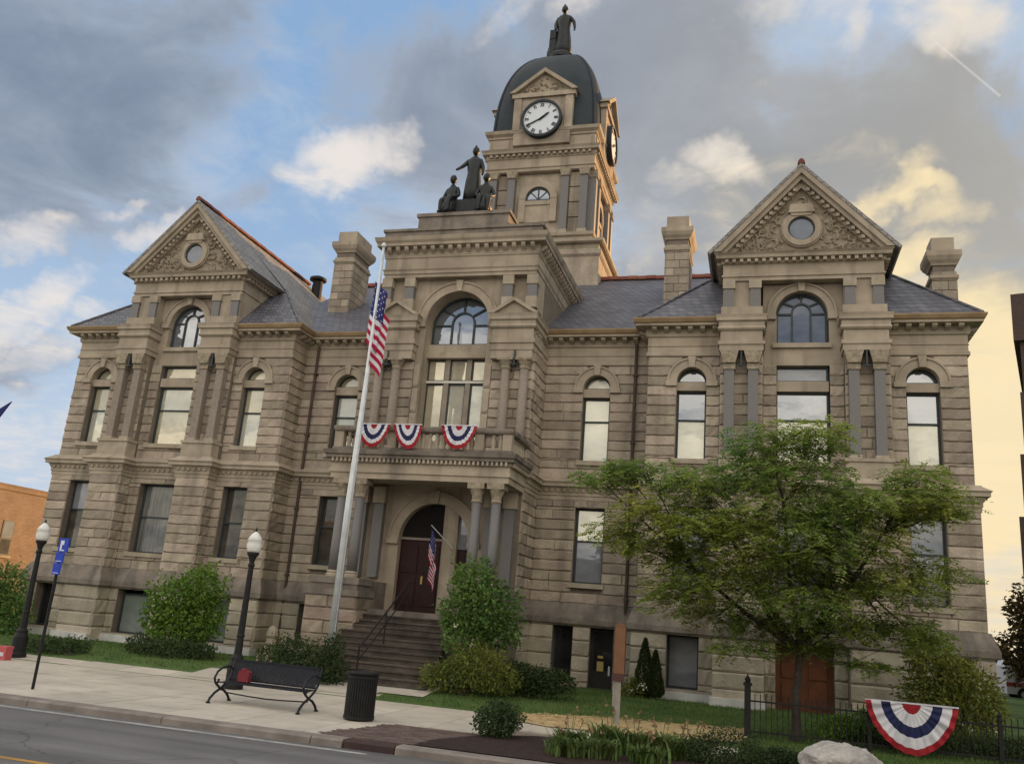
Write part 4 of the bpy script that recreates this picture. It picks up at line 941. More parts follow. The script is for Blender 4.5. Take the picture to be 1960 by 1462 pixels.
# ---- roofs, chimneys
mr = MB()
for sx in (-1, 1): pass
mr.add([(-9.2, -.42, 12.25), (9.2, -.42, 12.25), (9.2, 7.7, 17.38), (-9.2, 7.7, 17.38), (-9.2, 20, 12.25), (9.2, 20, 12.25)], [(0, 1, 2, 3), (3, 2, 5, 4), (0, 3, 4), (1, 5, 2)])
mr.build('main_roof', 'slate', CH)
rt = bpy.data.objects['ridge_tile'].data
for x in [i*.43 for i in range(-21, 22)]:
    if abs(x) < 2.6: continue
    inst('ridge_tile', rt, CH, (x-.2, 7.7, 17.42+(.02 if round(x/.43) % 2 else 0)), (0, 0, R(-90)), (1, 1, 1.2))
def chimney(x, y, w, d, z0, z1):
    mb = MB(); mb.box(x-w/2, x+w/2, y, y+d, z0, z1-.95); c = mb.build('chimney', 'mortar', CH)
    h = .33; n = int((z1-.95-z0)/h)
    s = MB()
    for k in range(n):
        zz = z0+k*h
        for a, b in ((x-w/2, x+.1*(-1)**k), (x+.1*(-1)**k, x+w/2)): s.box(a+.008, b-.008, y-.05, y+.1, zz+.012, zz+h-.012)
        q = [y-.05, y+d*.45+.12*(-1)**k, y+d+.05]
        for a, b in zip(q, q[1:]):
            s.box(x+w/2-.1, x+w/2+.05, a+.008, b-.008, zz+.012, zz+h-.012); s.box(x-w/2-.05, x-w/2+.1, a+.008, b-.008, zz+.012, zz+h-.012)
    o = s.build('masonry', 'sandstone', c); o['kind'] = 'stuff'
    t = MB(); path = [(x-w/2, y+d), (x-w/2, y), (x+w/2, y), (x+w/2, y+d)]
    t.box(x-w/2-.02, x+w/2+.02, y-.02, y+d+.02, z1-.95, z1)
    t.molding(path, [(.06, z1-1.5), (.10, z1-1.46), (.10, z1-1.36), (.06, z1-1.34)], closed=True, back=.05); t.molding(path, [(.05, z1-1.0), (.07, z1-.94), (.15, z1-.84), (.21, z1-.70), (.21, z1-.52), (.12, z1-.50), (.02, z1-.44)], closed=True, back=.1)
    t.build('chimney_cap', 'smooth_stone', c)
for sx in (-1, 1): chimney(sx*7.21, 2.8, .84, 1.5, 13.2, 18.05)
chimney(16.2, .1, .66, .8, 12.3, 15.5)
vt = MB(); vt.lathe([(.26, 16.2), (.26, 17.35), (.24, 17.40), (.24, 17.55), (.42, 17.60), (.42, 17.72), (.10, 17.86)], -10.95, 7.2, 14); vt.build('roof_vent', 'black_iron', CH)
# bulge on the side wall towards the east
cb = MB(); cb.prism([(16.4, 9.4), (16.9, 10.4), (16.9, 11.0), (16.4, 11.0)], 3.0, 5.0); cb.build('side_corbel', 'smooth_stone', CH)
# unseen inner body, added to stop light
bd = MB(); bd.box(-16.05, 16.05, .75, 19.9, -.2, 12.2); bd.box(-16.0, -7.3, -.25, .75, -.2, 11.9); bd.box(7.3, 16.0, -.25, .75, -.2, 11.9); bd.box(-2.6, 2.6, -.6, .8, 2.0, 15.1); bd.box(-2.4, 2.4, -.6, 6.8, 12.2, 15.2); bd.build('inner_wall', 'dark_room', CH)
sidew = MB(); sidew.box(16.06, 16.5, -.6, 20, 6.95, 11.0); sidew.box(16.06, 16.6, -.6, 20, 2.5, 6.3); sidew.box(16.06, 16.7, -.7, 20, -.3, 2.2); sidew.box(-16.5, -16.06, -.6, 20, 6.95, 11.0); sidew.box(-16.6, -16.06, -.6, 20, 2.5, 6.3); sidew.box(-16.7, -16.06, -.7, 20, -.3, 2.2); sidew.build('side_wall', 'sandstone', CH)
flush_walls()

# ---- the stones: the 300 that show largest are parts of their own, the rest one masonry part
def stone_mesh(seed):
    r = random.Random(seed); xs = [-.497, -.468, -.15, .15, .468, .497]; zs = [-.483, -.38, .38, .483]
    v = []; jit = r.uniform(-.04, .04)
    for zi, z in enumerate(zs):
        for xi, x in enumerate(xs):
            edge = xi in (0, 5) or zi in (0, 3)
            y = -.006 if edge else -(.036+r.uniform(-.020, .024))
            v.append((x+(0 if edge else r.uniform(-.02, .02)), y, z+(0 if edge else r.uniform(-.05, .05))))
    nx = 6; f = [(j*nx+i, j*nx+i+1, (j+1)*nx+i+1, (j+1)*nx+i) for j in range(3) for i in range(5)]
    b0 = len(v)
    v += [(-.497, .05, -.483), (.497, .05, -.483), (.497, .05, .483), (-.497, .05, .483)]
    f += [(0, b0, b0+1)+tuple(range(5, 0, -1)), (5, b0+1, b0+2, 23, 17, 11), (23, b0+2, b0+3)+tuple(range(18, 23)), (18, b0+3, b0, 0, 6, 12)]
    return v, f
VAR = [stone_mesh(k) for k in range(7)]
def vis(s):
    x, y, z, l, h, side, kind = s
    p = Vector((x, y, z)) if side is None else Vector((y, x, z))
    d = p-CAM; cosv = abs(d.normalized().y) if side is None else abs(d.normalized().x)
    a = l*h*cosv/d.length_squared
    if kind == 'pink' : a *= .6
    if p.z < 6.3 and 7.0 < p.x < 16: a *= .35            # largely behind the locust
    if kind == 'smooth': a *= .5
    return a
STONES.sort(key=vis, reverse=True)
SM = {'sandstone': 'sandstone', 'basement_stone': 'basement_stone', 'smooth': 'smooth_stone', 'pink': 'pink_stone'}
mat('pink_stone', (.32, .255, .20), .9, (.205, .165, .135), 1.5, vary=.3, bump=.8, bscale=12)
meshes = {}
rest = MB(); RM = list(SM.values())
for k, (u, y, z, l, h, side, kind) in enumerate(STONES):
    vi = rnd.randrange(7); l_, h_ = l, h
    rot = 0 if side is None else R(90)*side
    loc = Vector((u, y, z)) if side is None else Vector((y, u, z))
    if k < 300:
        key = (vi, kind)
        if key not in meshes:
            mb = MB(); mb.add(*VAR[vi]); o = mb.build('stone', SM[kind], CH); meshes[key] = o.data
            o.location, o.rotation_euler, o.scale = loc, (0, 0, rot), (l_, 1, h_)
        else: inst('stone', meshes[key], CH, loc, (0, 0, rot), (l_, 1, h_))
    else:
        c_, s_ = math.cos(rot), math.sin(rot)
        rest.add([(loc.x+c_*x*l_-s_*yy, loc.y+s_*x*l_+c_*yy, loc.z+zz*h_) for x, yy, zz in VAR[vi][0]], VAR[vi][1], RM.index(SM[kind]))
o = rest.build('masonry', RM, CH); o['kind'] = 'stuff'
# ------------------------------------------------------------------ ground, road, walks
g = MB(); g.add([(-900, -900, -.16), (900, -900, -.16), (900, 900, -.16), (-900, 900, -.16)], [(0, 1, 2, 3)]); struct(g.build('ground', 'earth'))
def sheet(name, m, x0, x1, y0, y1, nx, ny, dz=0.0, zf=gz):
    mb = MB(); vs = [(x0+(x1-x0)*i/nx, y0+(y1-y0)*j/ny, 0) for j in range(ny+1) for i in range(nx+1)]
    vs = [(x, y, zf(x, y)+dz) for x, y, _ in vs]; k = nx+1
    mb.add(vs, [(j*k+i, j*k+i+1, (j+1)*k+i+1, (j+1)*k+i) for j in range(ny) for i in range(nx)])
    return struct(mb.build(name, m, smooth=True))
sheet('lawn', 'lawn', -45, 45, -9.9, 24, 90, 68, -.012)
rd = MB(); rd.add([(-120, -42, -.13), (120, -42, -.13), (120, -14.78, -.13), (-120, -14.78, -.13)], [(0, 1, 2, 3)]); struct(rd.build('road', 'asphalt'))
pl = MB(); pl.add([(-60, -15.16, -.126), (4.2, -15.16, -.126), (4.2, -15.02, -.126), (-60, -15.02, -.126)], [(0, 1, 2, 3)]); struct(pl.build('road_marking', 'white_paint'))
pl = MB(); pl.add([(-60, -18.95, -.126), (60, -18.95, -.126), (60, -18.83, -.126), (-60, -18.83, -.126)], [(0, 1, 2, 3)]); struct(pl.build('road_marking', 'yellow_paint'))
# kerb: stone by stone
kerb = bpy.data.objects.new('kerb', None); COL.objects.link(kerb); kerb['kind'] = 'structure'
def kmesh(name, L_, m):
    mb = MB(); mb.prism([(-.17, -.2), (.15, -.2), (.15, .0), (-.11, .0), (-.155, -.03)], 0, L_, 'x'); o = mb.build(name, m, kerb); return o
x = -30.0; k0 = None
while x < 24:
    if 3.6 <= x < 4.55: o = kmesh('kerb_stone', .92, 'brown_kerb'); o.location = (3.62, -14.62, .004); o['label'] = 'dark brown kerb stone at the brick paving'; x = 4.56; continue
    L_ = 3.0 if x+3 < 3.6 or x > 4 else 3.6-x
    if L_ == 3.0 and k0: o = inst('kerb_stone', k0, kerb, (x, -14.62, rnd.uniform(-.004, .004)))
    else:
        o = kmesh('kerb_stone', L_-.02, 'kerb_concrete'); o.location = (x, -14.62, .0)
        if L_ == 3.0: k0 = o.data
    x += L_
# sidewalk slabs
sw = sheet('sidewalk', 'mortar', -45, 9.6, -14.5, -7.1, 40, 12, -.03)
sl = MB(); sl.box(-.745, .745, -.594, .594, -.05, 0); s0 = None
for j in range(6):
    for i in range(27):
        cx, cy = -29.6+1.5*i, -13.86+1.2*j
        if cx > 3.6 and j < 2: continue
        if cx > 1.0 and cy > -8.6: continue
        z = gz(cx, cy)
        if cx > 5.5 and (cy < -11.3 or cy > -9.4 or cx > 9.4): continue
        if s0 is None: o = sl.build('paving_slab', 'concrete', sw); s0 = o.data; o.location = (cx, cy, z); o.scale = (.995, .994, 1)
        else: o = inst('paving_slab', s0, sw, (cx, cy, z+rnd.uniform(-.002, .002)), (math.atan2(gz(cx, cy+.5)-gz(cx, cy-.5), 1), 0, 0), (.995, .994, 1))
# path to the steps
pth = sheet('path', 'concrete', -1.7, 2.2, -7.35, -5.6, 8, 8, .012)
ps = sheet('path', 'concrete', -4.5, 1.0, -8.0, -6.6, 8, 8, .010)
# brick paving by the planting bed
bp = struct(sheet('brick_paving', 'mortar', 3.2, 6.0, -14.46, -12.2, 4, 4, -.008)); bq = MB(); bq.box(-.098, .098, -.047, .047, -.04, .0); b0 = None; nb = 0
def inpoly(x, y, P):
    c = False
    for (xa, ya), (xb, yb) in zip(P, P[1:]+P[:1]):
        if (ya > y) != (yb > y) and x < (xb-xa)*(y-ya)/(yb-ya)+xa: c = not c
    return c
BP_ = [(2.95, -14.45), (3.45, -12.3), (5.5, -12.2), (4.75, -13.7), (4.75, -14.45)]
for j in range(23):
    for i in range(14):
        x = 2.9+.205*i+(.1 if j % 2 else 0); y = -14.40+.1*j
        if not inpoly(x, y, BP_) or nb >= 290: continue
        nb += 1
        if b0 is None: o = bq.build('brick', 'brick_paver', bp); b0 = o.data; o.location = (x, y, .012)
        else: inst('brick', b0, bp, (x, y, .012+rnd.uniform(-.003, .004)), (rnd.uniform(-.01, .01), rnd.uniform(-.01, .01), rnd.uniform(-.01, .01)))
bed = MB(); P = [(4.75, -14.45), (4.75, -13.75), (5.3, -12.3), (6.2, -11.5), (8.2, -11.2), (22, -11.4), (22, -14.45)]
n = len(P); c = (10, -13)
vs = [(x, y, .015) for x, y in P]+[(c[0], c[1], .10)]; bed.add(vs, [(i, (i+1) % n, n) for i in range(n)]); struct(bed.build('planting_bed', 'mulch'))
# straw over reseeded ground
st = MB(); P = [(4.9, -8.1), (6.5, -7.5), (10.2, -7.0), (10.1, -8.7), (8.6, -9.4), (6.0, -9.85), (5.3, -9.5)]
vs = [(x, y, gz(x, y)+.02) for x, y in P]; cx_, cy_ = 7.4, -8.5; st.add(vs+[(cx_, cy_, gz(cx_, cy_)+.05)], [(i, (i+1) % len(P), len(P)) for i in range(len(P))])
for k in range(2600):
    x, y = rnd.uniform(4.9, 10.2), rnd.uniform(-9.85, -7.0)
    if not inpoly(x, y, P): continue
    a = rnd.uniform(0, 6.28); l = rnd.uniform(.05, .13); z = gz(x, y)+rnd.uniform(.035, .06); dx, dy = math.cos(a)*l, math.sin(a)*l; w = .006
    st.add([(x-dx, y-dy, z), (x+dx, y+dy, z+rnd.uniform(-.01, .02)), (x+dx-w*dy/l, y+dy+w*dx/l, z), (x-dx-w*dy/l, y-dy+w*dx/l, z)], [(0, 1, 2, 3)])
o = st.build('straw', 'straw', recalc=False); o['kind'] = 'stuff'; o['label'] = 'tan straw spread over reseeded lawn'
# grass
gr = MB()
def blades(n, x0, x1, y0, y1, h0=.04, h1=.09, ok=lambda x, y: True):
    for k in range(n):
        x, y = rnd.uniform(x0, x1), rnd.uniform(y0, y1)
        if not ok(x, y): continue
        z = gz(x, y)-.012; a = rnd.uniform(0, 6.28); w = rnd.uniform(.006, .012); h = rnd.uniform(h0, h1); dx, dy = math.cos(a)*w, math.sin(a)*w
        gr.add([(x-dx, y-dy, z), (x+dx, y+dy, z), (x+rnd.uniform(-.03, .03), y+rnd.uniform(-.03, .03), z+h)], [(0, 1, 2)])
blades(26000, 1.0, 18, -8.3, -1.5, ok=lambda x, y: not (x < 2.3 and -7.4 < y < -5.5) and not inpoly(x, y, P))
blades(9000, -15, -4.6, -7.1, -1.5)
blades(7000, 10, 20, -11.4, -8.2, .05, .14)
o = gr.build('grass', 'grass_blade', recalc=False); o['kind'] = 'stuff'; o['label'] = 'short green grass of the courthouse lawn'

# ------------------------------------------------------------------ plants
def leaf_cloud(mb, c, r, n, size, aspect=.5, droop=.3, shell=.55, mi=0, seed=0):
    rr = random.Random(seed); c = Vector(c)
    for k in range(n):
        v = Vector((rr.gauss(0, 1), rr.gauss(0, 1), rr.gauss(0, 1))).normalized()
        t = shell+(1-shell)*rr.random() if rr.random() < .75 else rr.random()
        nz = mnoise.noise(v*1.9+c)*.36+mnoise.noise(v*4.5+c)*.26
        p = c+Vector((v.x*r[0], v.y*r[1], v.z*r[2]))*(t*(1+nz))
        d = (v+Vector((rr.uniform(-1, 1), rr.uniform(-1, 1), rr.uniform(-1, 1)))*.9); d.z -= droop; d.normalize()
        s = d.cross(Vector((rr.uniform(-1, 1), rr.uniform(-1, 1), rr.uniform(-.3, 1)))).normalized()
        l = size*rr.uniform(.45, 1.45); w = l*aspect*.5; b = d.cross(s)*l*.12
        mb.add([p, p+d*l*.5+s*w+b, p+d*l, p+d*l*.5-s*w+b], [(0, 1, 2, 3)], mi)
def spray(mb, p, d, L_, n, size, rr):                    # a leaf stalk with leaflets in two rows, as the locust has
    p = Vector(p); d = Vector(d).normalized(); side = d.cross(Vector((rr.uniform(-.4, .4), rr.uniform(-.4, .4), 1))).normalized()
    for i in range(n):
        t = (i+.5)/n; q = p+d*L_*t+Vector((0, 0, -.25*L_*t*t))
        for sg in (-1, 1):
            e = (side*sg+d*.45+Vector((0, 0, rr.uniform(-.45, .2)))).normalized(); s = e.cross(d).cross(e).normalized(); l = size*rr.uniform(.7, 1.2)
            mb.add([q, q+e*l*.5+s*l*.22, q+e*l, q+e*l*.5-s*l*.22], [(0, 1, 2, 3)])
def shrub(name, label, cat, base, lobes, n, size, m, stems=4, group=None, aspect=.5, stem_top=.6):
    t = thing(name, label, cat, (base[0], base[1], gz(base[0], base[1])), group=group)
    o = Vector(t.location); mb = MB()
    tot = sum((r[0]*r[1]*r[2])**(2/3) for _, r in lobes)
    for k, (c, r) in enumerate(lobes):
        leaf_cloud(mb, (c[0]-o.x, c[1]-o.y, c[2]-o.z), r, int(n*(r[0]*r[1]*r[2])**(2/3)/tot), size, aspect, seed=rnd.randrange(9999))
    rs = random.Random(len(label)*7+n)
    for c, r in lobes:                                   # young shoots break the outline
        for k in range(9):
            v = Vector((rs.gauss(0, 1), rs.gauss(0, 1), abs(rs.gauss(0, .8))+.15)).normalized(); a_ = Vector((v.x*r[0], v.y*r[1], v.z*r[2])); q0 = Vector(c)-o+a_*.6; ln = rs.uniform(1.05, 1.5)
            q1 = Vector(c)-o+a_*ln+Vector((0, 0, .05))
            for i in range(9):
                q = q0.lerp(q1, i/8); e = Vector((rs.uniform(-1, 1), rs.uniform(-1, 1), rs.uniform(-.2, .9))).normalized(); s_ = e.cross(Vector((rs.uniform(-1, 1), rs.uniform(-1, 1), .3))).normalized(); l = size*rs.uniform(.5, 1.25)
                mb.add([q, q+e*l*.5+s_*l*.22, q+e*l, q+e*l*.5-s_*l*.22], [(0, 1, 2, 3)])
    mb.build('foliage', m, t, recalc=False)
    sm = MB()
    for k in range(stems):
        c, r = lobes[k % len(lobes)]; e = Vector(c)-o
        sm.tube([(rnd.uniform(-.08, .08), rnd.uniform(-.08, .08), -.05), (e.x*.4+rnd.uniform(-.05, .05), e.y*.4, e.z*stem_top*.6), (e.x, e.y, e.z*stem_top*1.3)], [.03, .022, .008], 5)
    sm.build('stem', 'bark', t)
    return t

# the honey locust
def locust():
    bx, by = 11.2, -7.45; bz = gz(bx, by)
    t = thing('locust_tree', 'spreading green locust tree with thin trunk rising beside the iron fence', 'tree', (bx, by, bz)); o = Vector(t.location)
    def W(px, py, dy=0): p = at_y(px, py, by+dy); return p-o
    rr = random.Random(31); tr = MB()
    fork = W(1532, 1245); hi = W(1545, 1150)
    tr.tube([(0, 0, -.1), (0.0, 0, .25), W(1523, 1330), fork], [.15, .105, .088, .08], 10)
    lobes = [  # px, py, rx px, ry px, depth offset, leaf share
        (1480, 850, 95, 62, .2), (1575, 835, 55, 45, -.4), (1420, 905, 85, 55, .6), (1530, 910, 100, 60, -.5), (1345, 925, 80, 48, -.2), (1250, 905, 75, 40, .4), (1150, 912, 58, 30, .1), (1195, 890, 40, 26, .5),
        (1255, 975, 85, 48, -.5), (1180, 1015, 55, 32, .3), (1245, 1040, 60, 34, -.2), (1370, 1000, 110, 62, .8), (1480, 990, 110, 70, -.9), (1320, 1070, 85, 55, .2), (1290, 1135, 62, 48, -.5), (1400, 1110, 100, 62, -.8), (1370, 1170, 80, 38, .5),
        (1600, 985, 85, 60, .5), (1660, 1040, 85, 60, -.4), (1760, 915, 62, 34, .3), (1765, 955, 80, 46, .0), (1700, 985, 62, 40, .8), (1775, 1090, 62, 42, .3), (1720, 1120, 75, 45, -.6), (1610, 1110, 90, 60, .7), (1530, 1090, 70, 60, 1.0),
        (1480, 1190, 85, 42, .3), (1420, 1235, 55, 20, -.4), (1600, 1195, 80, 38, -.2), (1700, 1195, 80, 34, .5), (1760, 1215, 48, 34, -.3), (1800, 975, 36, 24, -.4), (1555, 1235, 50, 26, .2), (1660, 1270, 34, 12, -.2), (1450, 1060, 90, 55, -1.1), (1560, 1040, 80, 55, -1.2), (1540, 1150, 90, 45, -1.1), (1640, 960, 60, 40, -1.0), (1330, 1010, 70, 42, -1.0)]
    limbs = []
    for px, py, rx, ry, dy in lobes:
        e = W(px, py+ry*.25, dy); limbs.append(e)
    main = [W(1440, 1120, .3), W(1400, 1030, -.2), W(1545, 1060, .4), W(1620, 1090, -.4), W(1500, 960, -.2), W(1330, 1090, .1), W(1690, 1020, .3)]
    for q in main:
        mid = fork.lerp(q, .5)+Vector((rr.uniform(-.08, .08), rr.uniform(-.15, .15), -.12))
        tr.tube([fork-Vector((0, 0, .05)), mid, q], [.07, .05, .034], 7)
    for e in limbs:
        q = min(main+[fork], key=lambda v: (v-e).length)
        mid = q.lerp(e, .5)+Vector((rr.uniform(-.1, .1), rr.uniform(-.1, .1), -.06)); tr.tube([q, mid, e], [.032, .022, .010], 5)
        for k in range(4):
            w = e+Vector((rr.uniform(-.6, .6), rr.uniform(-.5, .5), rr.uniform(-.2, .35))); tr.tube([mid.lerp(e, .5), w], [.010, .004], 4)
    tr.build('trunk', 'bark', t)
    lf = MB(); px_m = 22.0/1667.8
    for (px, py, rx, ry, dy), e in zip(lobes, limbs):
        c = W(px, py, dy); a, b = rx*px_m*.97, ry*px_m*.97
        n = int(58+a*b*410)
        for k in range(n):
            v = Vector((rr.gauss(0, 1), rr.gauss(0, 1), rr.gauss(0, 1))).normalized()*(rr.random()**.42)
            v *= 1+.35*mnoise.noise(v*2.3+c*1.7)
            lay = rr.choice((-.75, -.2, .3, .8)); p = c+Vector((v.x*a, v.y*min(a, 1.0)*.9, (.45*v.z+.55*lay*math.sqrt(max(0, 1-.8*(v.x*v.x+v.y*v.y))))*b-.10*a*(v.x*v.x+v.y*v.y)))
            d = Vector((v.x*1.2+rr.uniform(-.8, .8), v.y+rr.uniform(-.8, .8), rr.uniform(-.32, .16)))
            spray(lf, p, d, rr.uniform(.22, .44), rr.randint(5, 8), rr.uniform(.07, .13), rr)
    lf.build('crown', 'leaf_locust', t, recalc=False)
locust()
def W(px, py, y): return tuple(at_y(px, py, y))
def lob(px, py, rx, ry, y, dy=None):
    c = at_y(px, py, y); s = (c-CAM).dot(_f)/1667.8; return (tuple(c), (rx*s, (dy or rx*s*.85), ry*s))
shrub('tall_shrub', 'bright green leafy tall shrub standing by the left pavilion', 'shrub', (-7.5, -4.0), [lob(385, 1125, 46, 45, -4), lob(330, 1150, 48, 45, -4.2), lob(345, 1205, 60, 50, -4), lob(395, 1180, 36, 50, -3.8), lob(300, 1185, 30, 34, -4.1)], 7500, .13, 'leaf_shrub', 6)
shrub('low_shrub', 'dark low shrub spreading at the foot of bright tall shrub', 'shrub', (-7.4, -4.9), [lob(330, 1243, 72, 22, -4.9), lob(270, 1232, 32, 18, -4.7), lob(385, 1248, 30, 16, -4.9)], 4200, .09, 'leaf_dark', 5)
shrub('hedge', 'dark clipped hedge behind the blue sign pole', 'hedge', (-8.9, -6.9), [lob(85, 1238, 34, 22, -6.9), lob(120, 1240, 36, 22, -6.7), lob(150, 1240, 26, 21, -6.5), lob(58, 1240, 22, 20, -6.9)], 4500, .07, 'leaf_box', 5)
shrub('garden_tree', 'small green tree by the orange brick building', 'tree', (-15.5, -2.5), [lob(10, 1125, 42, 50, -2.5), lob(-25, 1160, 50, 60, -2.5), lob(25, 1180, 34, 46, -2.7), lob(5, 1225, 45, 30, -3)], 7500, .13, 'leaf_steps', 5)
shrub('flowering_shrub', 'leafy green shrub with pale blossoms right of the entrance steps', 'shrub', (2.95, -5.9), [lob(905, 1110, 44, 40, -5.9), lob(930, 1160, 62, 55, -5.8), lob(885, 1170, 46, 40, -6.0), lob(955, 1205, 45, 40, -5.7), lob(895, 1215, 52, 40, -6.0)], 6800, .12, 'leaf_steps', 6)
shrub('low_shrub', 'olive green low shrub beneath the blossoming shrub by steps', 'shrub', (2.9, -6.5), [lob(915, 1275, 70, 40, -6.5), lob(850, 1295, 50, 26, -6.5), lob(950, 1300, 46, 26, -6.4)], 5200, .09, 'leaf_olive', 5)
shrub('low_shrub', 'dark low spreading evergreen between steps and basement door', 'shrub', (4.4, -5.6), [lob(1010, 1300, 44, 26, -5.7), lob(1060, 1305, 42, 24, -5.6), lob(985, 1290, 30, 24, -5.7)], 4600, .09, 'leaf_dark', 5)
shrub('low_shrub', 'dark rounded shrub at the flagpole foot behind the bench', 'shrub', (-1.6, -6.9), [lob(600, 1275, 58, 44, -6.9), lob(560, 1250, 46, 34, -6.7), lob(630, 1285, 34, 40, -7.0), lob(525, 1255, 36, 22, -6.6), lob(640, 1240, 26, 24, -6.8)], 6500, .085, 'leaf_dark', 6)
shrub('ball_shrub', 'round clipped box shrub alone on the mulch by the road', 'shrub', (5.62, -12.3), [((5.62, -12.3, .33), (.47, .47, .34))], 5200, .045, 'leaf_box', 5, aspect=.7)
shrub('flowering_shrub', 'small shrub with white flowers beside the arborvitae', 'shrub', (6.75, -1.9), [lob(1215, 1322, 26, 22, -1.9)], 1500, .08, 'leaf_olive', 4)
shrub('large_shrub', 'big olive green bush at the right building corner', 'shrub', (15.2, -4.0), [lob(1800, 1290, 66, 52, -4), lob(1850, 1330, 66, 60, -4), lob(1775, 1340, 56, 56, -3.8), lob(1830, 1375, 90, 40, -4), lob(1890, 1350, 36, 46, -4), lob(1780, 1250, 50, 32, -4.2)], 9500, .10, 'leaf_olive', 6)
shrub('low_shrub', 'dark rounded shrub between the day lilies and boulder', 'shrub', (9.95, -12.9), [lob(1390, 1440, 76, 46, -12.9), lob(1340, 1438, 40, 34, -12.9), lob(1440, 1452, 40, 30, -12.9)], 7000, .045, 'leaf_dark', 5)
shrub('low_shrub', 'low leafy green shrub behind the day lilies, near the straw', 'shrub', (8.3, -12.2), [lob(1190, 1440, 60, 24, -12.2), lob(1270, 1432, 54, 26, -12.2), lob(1110, 1440, 46, 26, -12.4)], 3600, .06, 'leaf_lily', 5)
shrub('low_shrub', 'small dark shrub close left of the pale boulder', 'shrub', (10.75, -12.6), [lob(1495, 1455, 44, 24, -12.6)], 2400, .05, 'leaf_dark', 4)
shrub('hedge', 'dark hedge behind the fence and its large bunting', 'hedge', (14.6, -7.0), [lob(1660+40*i, 1412+3*i+(6 if i % 2 else 0), 40, 26, -7.0) for i in range(9)], 9000, .06, 'leaf_dark', 8)
shrub('low_shrub', 'light green shrub inside the iron fence', 'shrub', (12.7, -6.9), [lob(1650, 1385, 48, 26, -6.9), lob(1600, 1392, 36, 22, -6.9)], 3200, .07, 'leaf_shrub', 5)
# arborvitae
def conifer(x, y, h, r, label):
    t = thing('arborvitae', label, 'conifer', (x, y, gz(x, y)), group=None); mb = MB(); rr = random.Random(int(x*100))
    for k in range(3600):
        z = rr.random()**1.25; a = rr.uniform(0, 6.28); rad = r*(1-z)**.8*(.75+.35*rr.random())*(1+.12*mnoise.noise(Vector((a, z*6, x)))) * min(1, .55+z*5)
        p = Vector((math.cos(a)*rad, math.sin(a)*rad, z*h*.98+.03)); d = Vector((math.cos(a)*.5, math.sin(a)*.5, 1)).normalized(); s = d.cross(Vector((rr.uniform(-1, 1), rr.uniform(-1, 1), .2))).normalized(); l = rr.uniform(.05, .1)
        mb.add([p, p+d*l*.5+s*l*.2, p+d*l, p+d*l*.5-s*l*.2], [(0, 1, 2, 3)])
    mb.build('foliage', 'leaf_conifer', t, recalc=False); tk = MB(); tk.tube([(0, 0, -.05), (0, 0, h*.8)], [.05, .01], 6); tk.build('trunk', 'bark', t)
conifer(7.08, -1.75, 1.66, .36, 'taller dark green conical arborvitae against the right wing')
conifer(7.42, -1.95, 1.34, .30, 'shorter conical arborvitae leaning on the taller one')
# white blossoms of the two flowering shrubs
for t in [o for o in bpy.data.objects if o.name.startswith('flowering_shrub')]:
    mb = MB(); rr = random.Random(3)
    cs = [W(872, 1195, -6.55), W(902, 1235, -6.6), W(972, 1275, -6.3)] if t.location.x < 4 else [W(1230, 1308, -2.2), W(1222, 1312, -2.3), W(1208, 1318, -2.3), W(1236, 1318, -2.2)]
    for c in cs: leaf_cloud(mb, Vector(c)-Vector(t.location), (.05, .04, .05), 6, .06, .9, seed=rr.randrange(999))
    mb.build('blossom', 'white_flower', t, recalc=False)
# day lilies
def lily(x, y, h, label, n=190, fl=4):
    t = thing('day_lily', label, 'plant', (x, y, .05), group='day lilies in the roadside bed'); rr = random.Random(int(x*917+y*31)); mb = MB()
    for k in range(n):
        a = rr.uniform(0, 6.28); l = h*rr.uniform(.6, 1.1); b = rr.uniform(.25, .7)*l; ca, sa = math.cos(a), math.sin(a); w = rr.uniform(.012, .022); x0, y0 = rr.gauss(0, .14), rr.gauss(0, .12)
        pts = [(x0+ca*b*t_*t_, y0+sa*b*t_*t_, l*(t_-.38*t_*t_*t_)) for t_ in (0, .35, .7, 1)]
        vs = []
        for (px, py, pz), ww in zip(pts, (w, w*1.1, w*.8, .001)): vs += [(px-sa*ww, py+ca*ww, pz), (px+sa*ww, py-ca*ww, pz)]
        mb.add(vs, [(0, 1, 3, 2), (2, 3, 5, 4), (4, 5, 7, 6)])
    mb.build('foliage', 'leaf_lily', t, recalc=False)
    f = MB(); s = MB()
    for k in range(fl):
        a = rr.uniform(0, 6.28); r = rr.uniform(.05, .25); p = Vector((math.cos(a)*r, math.sin(a)*r, h*rr.uniform(.85, 1.25))); s.tube([(0, 0, 0), (p.x*.6, p.y*.6, p.z*.6), p], .005, 4)
        f = MB(); leaf_cloud(f, p, (.012, .012, .012), 6, .06, .6, seed=rr.randrange(999)); f.build('flower', 'lily_flower', t, recalc=False)
    s.build('stem', 'leaf_lily', t)
LW = ['leftmost clump of day lilies next to the ball shrub', 'tall day lily clump at the back of the bed', 'low day lily clump at the kerb edge', 'day lily clump with reddish seed heads in mid bed', 'pale leafed day lily clump in mid bed', 'day lily clump behind the kerb in front of the straw', 'spiky day lily clump near the dark shrub', 'rightmost day lily clump against the dark shrub', 'short day lily clump low by the road']
for (px, py, y, h), lb in zip([(1090, 1448, -13.2, .42), (1165, 1425, -12.6, .52), (1085, 1475, -13.8, .34), (1215, 1440, -12.9, .50), (1150, 1470, -13.6, .36), (1265, 1435, -12.7, .46), (1300, 1450, -12.9, .42), (1325, 1430, -12.5, .40), (1235, 1475, -13.6, .34)], LW):
    p = at_y(px, py, y); lily(p.x, y, h*1.28, lb)
